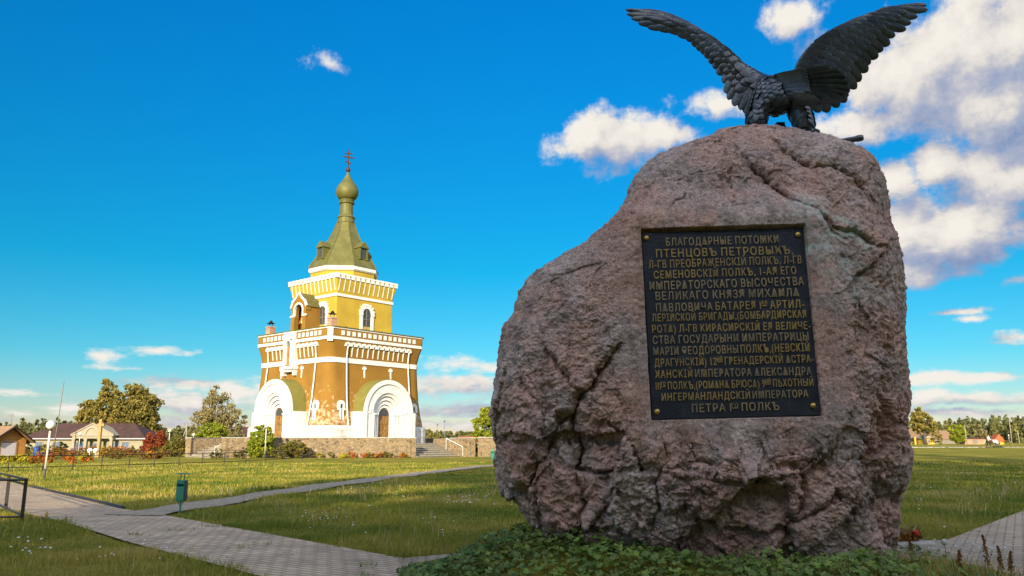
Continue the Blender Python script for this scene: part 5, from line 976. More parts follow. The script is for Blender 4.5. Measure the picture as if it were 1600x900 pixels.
def build_grass():
    rng = np.random.default_rng(5); XS = []; YS = []; HS = []; WS = []
    for y0, y1, dens, h0, w0 in ((6.5, 11, 1500, .085, .006), (11, 16, 1000, .085, .008), (16, 24, 420, .09, .012), (24, 40, 130, .10, .022), (40, 62, 40, .10, .04)):
        n = int(dens * .5 * 1.36 * (y1 ** 2 - y0 ** 2)); y = np.sqrt(rng.uniform(y0 ** 2, y1 ** 2, n)); x = rng.uniform(-.68, .68, n) * y
        P = np.stack([x, y, np.zeros(n)], 1); j = noise(P * 1.6, 3) * .14 + noise(P * 6, 4) * .07
        ok = ~in_paths(x, y, j) & (np.hypot((x - MC[0]) / 2.3, (y - 10.6) / 1.5) > 1) & ~((x > .2 * y) & (x < .45 * y) & (y > 13))
        x, y, P = x[ok], y[ok], P[ok]; t = np.clip(.5 + 1.1 * noise(P * .55, 7) + .5 * noise(P * 1.9, 8), 0, 1.5)
        XS.append(x); YS.append(y); HS.append(h0 * (.45 + .95 * t) * rng.uniform(.6, 1.35, len(x))); WS.append(np.full(len(x), w0) * rng.uniform(.7, 1.3, len(x)))
    x, y, h, w = map(np.concatenate, (XS, YS, HS, WS))
    m = grass_mat(); tag(blades('grass', x, y, h, w, rng, m), 'short mown grass blades covering the near lawns', 'grass', kind='stuff')
    # taller seed stalks and weeds in the paving
    n = 2600; yy = np.sqrt(rng.uniform(9 ** 2, 30 ** 2, n)); xx = rng.uniform(-.66, .66, n) * yy; P = np.stack([xx, yy, yy * 0], 1); ok = ~in_paths(xx, yy, 0) & (noise(P * .4, 9) > .05) & (np.hypot((xx - MC[0]) / 2.4, (yy - 10.6) / 1.6) > 1)
    xx, yy = xx[ok], yy[ok]; tag(blades('grass_stalks', xx, yy, rng.uniform(.18, .34, len(xx)), np.full(len(xx), .006) * yy / 10, rng, MT['straw']), 'dry seed stalks standing above the lawn', 'grass', kind='stuff')
    cx = rng.uniform(-7, -1.5, 46); cy = rng.uniform(9.8, 17.5, 46); X = []; Y_ = []
    for a, b in zip(cx, cy):
        k = rng.integers(6, 26); X.append(a + rng.normal(size=k) * .09); Y_.append(b + rng.normal(size=k) * .05)
    X = np.concatenate(X); Y_ = np.concatenate(Y_); ok = inside(PAVE_A, X, Y_); X, Y_ = X[ok], Y_[ok]
    tag(blades('paving_weeds', X, Y_, rng.uniform(.03, .10, len(X)) + .03, np.full(len(X), .013), rng, m), 'tufts of grass growing in the joints of the paving', 'grass', kind='stuff')
build_grass()
def fallen_leaves():
    rng = np.random.default_rng(41); n = 420; y = np.sqrt(rng.uniform(9.5 ** 2, 24 ** 2, n)); x = rng.uniform(-.66, .66, n) * y; ok = (np.hypot((x - MC[0]) / 3.2, (y - 10.2) / 2.6) > 1); x, y = x[ok], y[ok]
    pv = inside(PAVE_A, x, y) | inside(PAVE_B, x, y); z = gz(x, y) + np.where(pv, .055, .05); P = np.stack([x, y, z], 1)
    o = leaf_cards(P, .05, rng, name='fallen_leaves', m='lf_rust'); V = np.empty(len(o.data.vertices) * 3, np.float32); o.data.vertices.foreach_get('co', V); V = V.reshape(-1, 4, 3); c = V.mean(1, keepdims=True); V[:, :, 2] = c[:, :, 2] + (V[:, :, 2] - c[:, :, 2]) * .3; o.data.vertices.foreach_set('co', V.ravel()); o.data.update()
    tag(o, 'small brown fallen leaves scattered over the paving and lawn', 'leaves', kind='stuff')
fallen_leaves()
def build_cover():
    """lobed leaves of the ground cover in front of the boulder"""
    rng = np.random.default_rng(9); n = 15000
    x = rng.uniform(-1.6, 5.2, n); y = rng.uniform(7.0, 12.2, n); P = np.stack([x, y, 0 * x], 1)
    r = np.hypot((x - 2.2) / 3.5, (y - 9.6) / 2.3); ok = (r + .18 * noise(P * 1.5, 2) < 1) & (np.hypot((x - 2.75) / 2.0, (y - 10.6) / 1.15) > 1) & ~((x > 4.3) & (rng.uniform(size=n) < .75))
    x, y, r = x[ok], y[ok], r[ok]; n = len(x); P = P[ok]
    h = (.05 + .17 * np.clip(.6 + .8 * noise(P * 1.3, 5), 0, 1.3)) * rng.uniform(.3, 1.1, n) * (1 - .6 * ss(.7, 1, r)); c = np.stack([x, y, gz(x, y) + h], 1)
    nrm = np.stack([rng.normal(size=n) * .45, rng.normal(size=n) * .45 - .25, np.ones(n)], 1); nrm /= np.linalg.norm(nrm, axis=1)[:, None]; a = rng.normal(size=(n, 3)); a -= (a * nrm).sum(1)[:, None] * nrm; a /= np.linalg.norm(a, axis=1)[:, None]; b = np.cross(nrm, a)
    s = rng.uniform(.016, .05, n); K = 15; V = [c - nrm * (s * .25)[:, None]]
    for k in range(K):
        t = 2 * math.pi * (k + .5) / K + .0; rad = 1.0 if k % 3 == 1 else .80 if k % 3 == 0 else .82
        rad *= .25 if k == K - 1 else 1; V.append(c + (a * math.cos(t) + b * math.sin(t)) * (s * rad)[:, None] + nrm * (s * .10 * (1 if k % 3 == 1 else -.5))[:, None])
    V = np.stack(V, 1).reshape(-1, 3); i = np.arange(n)[:, None] * (K + 1); T = np.concatenate([i + np.array([[0, 1 + k, 1 + (k + 1) % K]]) for k in range(K)])
    m = mat('cover_leaves', [(.3, (.055, .10, .018)), (.62, (.12, .185, .032)), (.8, (.21, .22, .05))], 1.6, .5, rand=.35, translucent=.25, spec=.35)
    tag(np_mesh('ground_cover', V, tris=T, m=m), 'dense low leafy ground cover at the foot of the boulder', 'ground cover', kind='stuff')
    ys = rng.uniform(7.0, 11, 5200); xs = rng.uniform(-1.4, 7.6, 5200); ok = (np.hypot((xs - 2.75) / 2.05, (ys - 10.6) / 1.2) > 1) & ~inside(PAVE_B, xs, ys + .1) & ((xs > 3.9) | (rng.uniform(size=5200) < .35)); xs, ys = xs[ok], ys[ok]
    tag(blades('weedy_grass', xs, ys, rng.uniform(.08, .28, len(xs)), np.full(len(xs), .007), rng, MT['grass_w']), 'taller weedy grass at the right foot of the boulder', 'grass', kind='stuff')
    ys = rng.uniform(8, 10.5, 700); xs = rng.uniform(3.3, 6.6, 700); ok = np.hypot((xs - 2.75) / 2.05, (ys - 10.6) / 1.2) > 1
    tag(blades('dry_grass', xs[ok], ys[ok], rng.uniform(.1, .3, ok.sum()), np.full(ok.sum(), .005), rng, MT['straw']), 'dry straw stalks among the weeds right of the boulder', 'grass', kind='stuff')
    # yarrow heads and daisies: white discs on stalks
    V = []; Q = []; pts = []
    for (px, py, sx, sy, k) in [(45, 870, 25, 12, 16), (155, 885, 30, 8, 6), (225, 862, 4, 3, 3), (520, 820, 60, 22, 34), (560, 770, 60, 8, 14), (735, 790, 50, 10, 46), (700, 838, 40, 20, 8), (640, 780, 60, 12, 12), (1480, 770, 50, 30, 26), (1440, 800, 20, 30, 10), (1550, 750, 40, 10, 14), (1500, 868, 40, 14, 60), (1560, 880, 30, 12, 40), (1450, 875, 20, 10, 16), (400, 860, 60, 20, 8), (250, 880, 60, 12, 10)]:
        for _ in range(int(k * .75)): pts.append((px + rng.normal() * sx * .6, py + rng.normal() * sy * .6))
    b = MB()
    for px, py in pts:
        g = gp(px, min(py, 897))
        if inside(PAVE_A, g[0], g[1]) or inside(PAVE_B, g[0], g[1]) and g[1] > 12: continue
        if math.hypot((g[0] - 2.75) / 2.2, (g[1] - 10.6) / 1.4) < 1: continue
        hh = rng.uniform(.10, .22); r_ = rng.uniform(.008, .024) * (1 if g[1] > 11 else .6); tz = rng.uniform(-.3, .3)
        b.M = Matrix.Translation((g[0], g[1], g[2] + hh)) @ Matrix.Rotation(tz, 4, 'X') @ Matrix.Rotation(rng.uniform(-.3, .3), 4, 'Y')
        b.rings([[(r_ * q * rng.uniform(.75, 1.2) * math.cos(2 * math.pi * j / 9), r_ * q * math.sin(2 * math.pi * j / 9), z) for j in range(9)] for q, z in ((.9, -.004), (1, .002), (.6, .009))])
    tag(b.build('wildflowers', 'lf_white'), 'small white wild flower heads scattered through the grass', 'wild flowers', kind='stuff')
MT['grass_w'] = leafmat('weedy_blades', (.07, .09, .025), (.15, .14, .05), .4)
build_cover()
# singled-out plants in the near right corner
g = gp(1478, 876); D = thing('dandelion', 'white round dandelion clock on a thin stalk at the edge of the right paving', 'dandelion', g)
b = MB(); b.tube([(0, 0, 0), (.01, 0, .12), (0, 0, .235)], .004, 5); b.build('stalk', 'grass_w', D)
b = MB(); rng = np.random.default_rng(2)
for k in range(150):
    d = rng.normal(size=3); d /= np.linalg.norm(d); p = np.array([0, 0, .235]); b.tube([p + d * .005, p + d * .036], [.0006, .0012], 3); s_ = np.cross(d, [.3, .5, .8]); s_ /= np.linalg.norm(s_); t_ = np.cross(d, s_); i = [b.p(*(p + d * .036 + (s_ * math.cos(a) + t_ * math.sin(a)) * .011 + d * .004)) for a in (0, 1.26, 2.5, 3.77, 5.03)]; b.face(*i)
b.build('seed_head', 'lf_white', D)
for k, (px, py, h) in enumerate([(1545, 893, .42), (1566, 898, .33), (1580, 899, .28), (1425, 880, .36), (1500, 898, .26)]):
    g = gp(px, py); W = thing('dock_weed', 'dark upright weed spike in the near right corner', 'weed', g, rng.uniform(0, 6), 'dark weed spikes in the near right corner'); b = MB(); b.tube([(0, 0, 0), (.01, .01, h * .5), (.03, 0, h)], [.006, .005, .002], 5); b.build('stalk', 'lf_rust', W)
    rr = np.random.default_rng(k); n = 240; t = rr.uniform(.15, 1, n); P = np.stack([.03 * t ** 2 + rr.normal(size=n) * .022 * (1.15 - t), rr.normal(size=n) * .022 * (1.15 - t), h * t], 1); leaf_cards(P, .026, rr, -.2, 'seed_spike', 'lf_rust', W)

# ------------------------------------------------------------------ the pale house with its portico
def build_house():
    Y = 190; sc = lambda v: S(v, Y); f0 = at(136, 690, Y); T = thing('pale_house', 'long pale house with dark red hipped roof and a pedimented portico', 'house', (f0[0], Y, -.8), R(-4))
    x0, x1 = sc(-99), sc(88); H = 3.05; dp = 11
    b = MB(); b.box(x0, x1, 0, dp, -.5, H); b.build('wall', 'cream', T)
    b = MB(); e = .9; z1 = H + 3.7; b.rings([[(x0 - e, -e, H - .02), (x1 + e, -e, H - .02), (x1 + e, dp + e, H - .02), (x0 - e, dp + e, H - .02)], [(x0 - e, -e, H + .12), (x1 + e, -e, H + .12), (x1 + e, dp + e, H + .12), (x0 - e, dp + e, H + .12)], [(x0 + 5.5, dp / 2 - .1, z1), (x1 - 5.5, dp / 2 - .1, z1), (x1 - 5.5, dp / 2 + .1, z1), (x0 + 5.5, dp / 2 + .1, z1)]]); rf = b.build('roof', 'tilec', T)
    b = MB(); b.box(x0 - e, x1 + e, -e - .12, -e + .003, H - .12, H + .14); b.build('gutter', 'ldoor', rf)
    px0, px1 = sc(-15), sc(47); mid = (px0 + px1) / 2
    b = MB(); b.box(px0, px1, -2.2, .02, H + .05, H + .75); b.prism([(px0 - .3, H + .75), (px1 + .3, H + .75), (mid, H + 3.3)], 'y', -2.25, 3.2); po = b.build('portico', 'cream', T)
    b = MB(); b.box(px0 - .35, px1 + .35, -2.4, -2.2, H + .66, H + .86)
    for a, c in (((px0 - .35, H + .8), (mid, H + 3.4)), ((px1 + .35, H + .8), (mid, H + 3.4))): b.rings([[(a[0], y, a[1] + z) for y, z in ((-2.42, 0), (-2.2, 0), (-2.2, .25), (-2.42, .25))], [(c[0], y, c[1] + z) for y, z in ((-2.42, 0), (-2.2, 0), (-2.2, .25), (-2.42, .25))]])
    b.M = Matrix.Translation((mid, -2.3, 0)) @ Matrix.Rotation(-math.pi / 2, 4, 'Z'); arch_ring(b, 2.0, 1.55, H + .9, -.1, .14, H + .87, 14); b.build('pediment_trim', 'pinkt', po)
    for t in (.03, .33, .67, .97):
        x = px0 + (px1 - px0) * t; b = MB(); b.box(x - .32, x + .32, -2.15, -1.5, -.4, H + .05); b.box(x - .42, x + .42, -2.2, -1.45, H - .25, H + .046); b.build('pillar', 'cream', po)
    def win(xc, w, z0, z1, nm='window'):
        b = MB(); b.box(xc - w / 2 - .12, xc + w / 2 + .12, -.06, .1, z0 - .12, z1 + .12); f = b.build(nm, 'pinkt', T); b = MB(); b.box(xc - w / 2, xc - .04, -.075, -.02, z0, z1); b.box(xc + .04, xc + w / 2, -.076, -.02, z0, z1); b.build('pane', 'blueg', f); return f
    for p in (-72, -45, 63): win(sc(p - 3), 1.7, .7, 2.3)
    win(mid - 4.2, 2.2, .6, 2.2); win(mid + 4.2, 2.2, .6, 2.2); d = win(mid, 1.9, -.4, 2.0, 'door'); b = MB(); b.box(mid - .95, mid + .95, -.09, -.03, -.4, .5); b.build('door_panel', 'ldoor', d)
    b = MB(); b.prism([(sc(49) + .4 * math.cos(t), 1.9 + .4 * math.sin(t)) for t in np.linspace(0, 6.1, 12)], 'y', -.05, .05); b.build('wall_badge', 'blueg', T)
build_house()
def build_back_roof():
    Y = 150; f0 = at(378, 690, Y); T = thing('red_roofed_house', 'dark red roofed house showing between the weeping birch and the tower', 'house', (f0[0], Y, -.6)); b = MB(); b.box(-6, 8, 0, 8, -.5, 2.4); b.build('wall', 'cream', T); b = MB(); b.prism([(-.7, 2.3), (8.7, 2.3), (4, 4.9)], 'x', -6.6, 8.6); b.build('roof', 'tilec', T)
build_back_roof()
def build_kiosk():
    Y = 72; s = lambda v: S(v, Y); f0 = at(20, 690, Y); T = thing('timber_kiosk', 'small orange timber kiosk with brown tiled gable roof and pale door', 'kiosk', (at(-8, 690, Y)[0], Y, 0), R(-35)); w = 0.0; H = 1.75
    b = MB(); b.box(-4.6, w, 0, 2.6, -.3, H); b.build('wall', 'kbrick', T); b = MB(); b.prism([(-.01, H), (2.61, H), (1.3, H + 1.0)], 'x', -4.6, w); b.M = Matrix.Identity(4); b.build('gable', 'kbrick', T)
    b = MB()
    for y0, y1 in ((-.55, 1.3), (3.15, 1.3)):
        z0, z1 = H - .28, H + 1.12; b.rings([[(x, y0, z0), (x, y1, z1), (x, y1, z1 + .12), (x, y0, z0 + .12)] for x in (-5.0, w + .55)])
    b.build('roof', 'tilebr', T); b = MB()
    for y0, y1 in ((-.56, 1.3), (3.16, 1.3)): b.rings([[(x, y0, H - .3), (x, y1, H + 1.1), (x, y1, H + 1.26), (x, y0, H - .14)] for x in (w + .555, w + .64)])
    b.build('barge_board', 'steelp', T)
    b = MB(); b.box(w - .1, w + .05, .55, 1.75, -.2, 1.5); d = b.build('door', 'ldoor', T); b = MB(); b.box(w - .1, w + .06, .43, .548, -.2, 1.55); b.box(w - .1, w + .06, 1.752, 1.87, -.2, 1.55); b.prism([(.43, 1.55), (1.87, 1.55), (1.6, 1.72), (1.15, 1.78), (.7, 1.72)], 'x', w - .1, w + .06); b.build('door_frame', 'tilebr', d)
    b = MB(); b.tube([(w + .1, -.4, H - .3), (w + .06, -.05, H - .5), (w + .05, -.05, 0)], .05, 6); b.build('downpipe', 'poled', T)
build_kiosk()

# ------------------------------------------------------------------ lamps, bins, fences, masts
def lamp(px, py, top, label, Y=None, gr=None, z=None, lean=0.0):
    g = foot(px, py, Y); 
    if z is not None: g[2] = z
    h = at(px, top, g[1])[2] - g[2]; T = thing('globe_lamp', label, 'street lamp', g, 0, gr); r = .13 + .012 * h if h < 3.2 else .2
    r = min(.19, max(.13, S(6.6, g[1]) if g[1] < 40 else .17)); b = MB(); b.tube([(0, 0, .45), (lean, 0, h - 2 * r)], .042, 8); b.build('pole', 'polew', T, True); b = MB(); b.tube([(0, 0, -.1), (0, 0, .47)], .05, 8); b.build('pole_base', 'poled', T, True)
    b = MB(); b.lathe([(.05, h - 2 * r - .06), (.075, h - 2 * r - .02), (.08, h - 2 * r + .04)], 10, lean); b.build('collar', 'poled', T); b = MB(); b.ball((lean, 0, h - r), r, 18, 12); b.build('globe', 'globe', T, True)
lamp(69, 750, 657, 'nearest white globe lamp post, standing on the lawn', lean=.03)
lamp(124, 712, 676, 'white globe lamp post in front of the left side of the portico', 92)
lamp(264, 712, 671, 'white globe lamp post beside the red-leaved shrub', 98)
lamp(302, 688, 677, 'short white globe lamp showing above the left end of the terrace', 100, z=1.2)
lamp(415, 712, 663, 'white globe lamp post in front of the large yellow-green shrub', 78)
lamp(683, 690, 661, 'white lamp post by the small round tree, nearer the tower', 140)
lamp(694, 690, 656, 'white lamp post right of the small round tree', 130)
lamp(1577, 694, 679, 'white lamp post beside the leaning pole at the far right', 225)
def low_lamp(px, lab):
    g = foot(px, 712, 84); T = thing('low_globe_lamp', lab, 'garden lamp', g, 0); b = MB(); b.tube([(0, 0, 0), (0, 0, .45)], .05, 8); b.build('stem', 'polew', T, True); b = MB(); b.ball((0, 0, .68), .27, 14, 10); b.build('globe', 'globe', T, True)
low_lamp(142, 'low white globe lamp left of the wooden cross foot'); low_lamp(151, 'low white globe lamp right at the wooden cross foot')
def litter_bin():
    g = gp(281, 803); T = thing('litter_bin', 'green metal litter bin on a single post beside the trodden path', 'litter bin', g, R(12))
    b = MB(); b.tube([(0, 0, -.1), (0, 0, .40)], .028, 8); b.build('post', 'bing', T, True)
    b = MB(); b.tube([(0, 0, .14), (-.07, 0, .24), (-.07, 0, .34)], .014, 6); b.tube([(0, 0, .14), (.07, 0, .24), (.07, 0, .34)], .014, 6); b.build('bracket', 'bing', T)
    b = MB(); b.rings([[(x * k, y * k, z) for x, y in ((-.16, -.11), (.10, -.11), (.10, .11), (-.16, .11))] for k, z in ((.86, .27), (1, .32), (1, .60))]); b.box(-.16, -.13, -.11, .11, .60, .74); b.box(-.16, .10, .08, .11, .60, .74); b.box(.07, .10, -.11, .08, .60, .74); b.box(-.13, .07, -.11, -.09, .66, .74); b.build('bucket', 'bing', T, bevel=.008)
    b = MB(); b.rings([[(x, y, z) for x, y in ((.108, -.13), (.19 + d, -.13), (.19 + d, .12), (.108, .12))] for z, d in ((.28, -.03), (.34, 0), (.74, -.02))]); b.build('side_ashtray', 'bindark', T, bevel=.008)
    b = MB(); b.tube([(-.05, 0, .6), (-.05, 0, .875)], .015, 6); b.build('stay', 'bing', T); b = MB(); b.tube([(.06, 0, .6), (.06, 0, .875)], .015, 6); b.build('stay', 'bing', T)
    b = MB(); b.rings([[(-.20, -.15, z), (.20, -.15, z), (.20, .15, z), (-.20, .15, z)] for z in (.872, .892)]); b.build('lid', 'bing', T, bevel=.006)
    return T
T0 = litter_bin(); T0.scale = (.66, .66, 1); c = copy_tree(T0); g = gp(770, 724); c.location = tuple(g); c.scale = (.95, .95, 1.25); c['label'] = 'distant green litter bin at the left edge of the boulder, before the terrace wall'; T0['group'] = c['group'] = 'green litter bins on the lawn'
def near_rail():
    T = thing('metal_railing', 'dark brown square tube railing enclosing a grass strip at the left edge', 'railing', (0, 0, 0)); A = np.array([-9.96, 16.85]); B = np.array([-14.4, 22.4]); Cc = np.array([-13.6, 16.55]); H = .86
    P3 = lambda p, z: (p[0], p[1], z)
    for p in (A, A + (B - A) * .34, A + (B - A) * .67, B, Cc, A + (Cc - A) * .5) if True else ():
        b = MB(); b.M = Matrix.Translation((p[0], p[1], 0)) @ Matrix.Rotation(R(20), 4, 'Z'); b.box(-.03, .03, -.03, .03, -.1, H); b.build('post', 'steelp', T)
    for e in (B, Cc):
        for z in (.12, H - .02, H - .12) if e is B else (.1, H - .03):
            b = MB(); b.tube([P3(A, z), P3(e, z)], .022, 4); b.build('rail', 'steelp', T)
near_rail()
def lawn_fence(pts, label, H, second=True):
    G = [gp(*p) for p in pts]; T = thing('low_fence', label, 'fence', G[0]); O = Matrix.Translation(-Vector(G[0]))
    for g in G: b = MB(O); b.tube([g - [0, 0, .1], g + np.array([0, 0, H])], .028, 5); b.build('post', 'steelp', T)
    for z in ((H - .03, H * .28) if second else (H - .03,)): b = MB(O); b.tube([g + np.array([0, 0, z]) for g in G], .022, 5); b.build('rail', 'steelp', T)
lawn_fence([(-60, 741), (-20, 739), (12, 738), (66, 736.5), (113, 735), (158, 734), (201, 732.5), (241, 731), (279, 729.5), (315, 728.5), (350, 727), (384, 725), (415, 723.5), (445, 721.5), (472, 719.5)], 'long low dark fence with two rails across the left lawn before the flower bed', .86)
lawn_fence([(318, 716.6), (336, 716.4), (357, 716.2), (380, 716), (402, 715.8)], 'short low fence right before the left terrace steps', .8)
lawn_fence([(98, 719), (140, 718.6), (180, 718.2), (222, 717.8), (262, 717.4)], 'low one-rail fence between the flower bed and the pale house', .8, False)
def pole(px, py, top, tpx, label, Y, name='timber_pole', m='polewood', r=.12, cat='pole', arm=False, strut=False):
    g = foot(px, py, Y); t = at(tpx, top, Y); T = thing(name, label, cat, g); v = t - g; b = MB(); b.tube([(0, 0, -.3), tuple(v)], [r, r * .7], 7); b.build('shaft', m, T, True)
    if arm: b = MB(); b.M = Matrix.Translation(tuple(v)); b.box(-.5, .5, -.05, .05, -.35, -.25); b.tube([(-.4, 0, -.3), (-.4, 0, 0)], .05, 5); b.tube([(.4, 0, -.3), (.4, 0, 0)], .05, 5); b.tube([(0, 0, -.1), (0, 0, .25)], .07, 5); b.build('insulator_arm', 'grey', T)
    if strut: b = MB(); b.tube([(-v[2] * .28, 0, 0), tuple(v * .86)], [r * .9, r * .6], 6); b.build('strut', m, T, True)
pole(85, 700, 596, 100, 'tall thin grey mast leaning behind the left end of the pale house', 182, 'thin_mast', 'grey', .12, 'mast')
pole(291, 696, 661, 292, 'timber power pole with strut left of the terrace', 150, arm=True, strut=True); pole(18, 680, 648, 18.5, 'thin pole rising behind the kiosk roof', 150, m='grey', r=.1, arm=True)
pole(1511, 696, 664, 1507, 'leaning timber pole beside the bushy tree across the field', 228); pole(1581, 696, 658, 1577, 'tallest timber pole at the far right across the field', 226); pole(1593, 696, 673, 1590, 'shorter leaning pole nearest the right edge of the photo', 232)
def wooden_cross():
    g = foot(155, 712, 86); h = at(157, 655, 86)[2] - g[2]; T = thing('wooden_cross', 'tall yellowish wooden cross in the flower bed before the portico', 'cross', g, R(-8)); b = MB(); b.box(-.15, .15, -.12, .12, -.2, h); b.build('upright', 'wood', T, bevel=.02); b = MB(); b.box(-.42, .45, -.125, .125, h - .72, h - .52); b.build('crossbar', 'wood', T); b = MB(Matrix.Translation((0, 0, h - .25)) @ Matrix.Rotation(R(38), 4, 'Y')); b.box(-.03, .5, -.05, .05, -.04, .04); b.M = Matrix.Translation((0, 0, h - .25)) @ Matrix.Rotation(R(142), 4, 'Y'); b.box(-.03, .5, -.051, .051, -.04, .04); b.build('little_roof', 'wood', T)
wooden_cross()
g = foot(59, 714, 90); T = thing('blue_barrel', 'small dark blue barrel in the flower bed behind the lamp post', 'barrel', g); b = MB(); b.lathe([(.3, 0), (.36, .3), (.36, .8), (.3, 1.0)], 14); b.build('drum', 'bluebin', T, True); b = MB(); b.lathe([(.31, 1.0), (.31, 1.06), (.02, 1.08)], 14); b.build('lid', 'bluebin', T)

g = gp(72, 812); T = thing('marker_stake', 'small yellowish wooden stake at the edge of the paved path near the railing', 'stake', g); b = MB(); b.rings([[(x * k, y * k, z) for x, y in ((-.02, -.02), (.02, -.02), (.02, .02), (-.02, .02))] for k, z in ((1, -.1), (1, .13), (.3, .16))]); b.build('shaft', 'wood', T); b = MB(); b.box(-.023, .023, -.023, .023, .10, .125); b.build('band', 'yel', T)
# ------------------------------------------------------------------ far side of the field, right
def hut(px, Y, w, d, h, rh, wall, roof, label, rz=0.0, name='small_hut', over=.3, posts=False):
    g = foot(px, 695, Y); T = thing(name, label, 'hut', g, rz); b = MB(); b.box(-w / 2, w / 2, 0, d, -.4, h); b.build('wall', wall, T); b = MB(); b.prism([(-w / 2 - over, h - .05), (w / 2 + over, h - .05), (0, h + rh)], 'y', -over * 1.5, d + over); b.build('roof', roof, T); b = MB(); b.box(-w * .14, w * .1, -.03, .05, .2, h * .8); b.build('door', 'grey' if wall != 'grey' else 'yel', T)
    return T
hut(1452, 236, 3.2, 3.5, 1.7, 1.1, 'yel', 'cream', 'small yellow and white hut beneath the tall olive tree'); hut(1430, 244, 6, 4, 1.5, .5, 'yel', 'grey', 'low yellow hut with a flat grey roof at the right edge of the boulder')
hut(1561, 232, 2.7, 3.5, .9, 2.0, 'yel', 'redr', 'yellow hut with a steep red roof near the walking person', R(-12)); hut(1524, 240, 6.2, 3.5, 1.7, .4, 'redbrick', 'tilec', 'low dark red shelter left of the walking person')
T = hut(1440, 300, 26, 8, 2.2, 3.4, 'grey', 'tilebr', 'long brown roofed barn far behind the tall olive tree', R(70), 'long_barn'); hut(1482, 300, 14, 8, 1.6, 3.2, 'grey', 'tilebr', 'pale brown roofed barn between the two trees across the field', R(80), 'long_barn')
for px, Yd, lab in ((737, 410, 'distant red roofed village house left of the round tree'), (726, 420, 'distant village house with a low red roof, farther left'), (752, 425, 'distant village house with an orange roof beside the round tree')): hut(px, Yd, 7, 6, 2.4, 2.4, 'cream', 'redr' if px != 722 else 'tilec', lab, R(30), 'village_house')
g = foot(1430, 694, 233); T = thing('yellow_post', 'yellow post standing before the low yellow hut', 'post', g); b = MB(); b.box(-.2, .2, -.2, .2, -.2, 2.0); b.build('shaft', 'yel', T); b = MB(); b.box(-.26, .26, -.26, .26, 2.0, 2.12); b.build('cap', 'yel', T)
b = MB()
for x0, x1 in ((1412, 1470), (1476, 1500), (1506, 1533), (1568, 1588), (1592, 1640)):
    for k in range(6):
        p = foot(x0 + (x1 - x0) * k / 5, 699, 112); q = foot(x0 + (x1 - x0) * (k + .9) / 5, 699, 112); b.box(p[0], q[0], 112, 112.25, p[2] - .1, p[2] + .05 + .03 * (k % 2))
tag(b.build('pale_kerb', 'concrete'), 'pale broken kerb line along the far edge of the right lawn', 'kerb')
b = MB(); n = 26; L_ = []
for k in range(n + 1):
    x = 30 + 80 * k / n; L_.append([b.p(x, 113 + .3 * math.sin(k), float(gz(x, 113)) + .05), b.p(x, 117 + .5 * math.sin(k * .7), float(gz(x, 117)) + .05)])
for u, v in zip(L_, L_[1:]): b.face(u[0], v[0], v[1], u[1])
tag(b.build('far_path', 'dirt'), None, None, kind='structure')

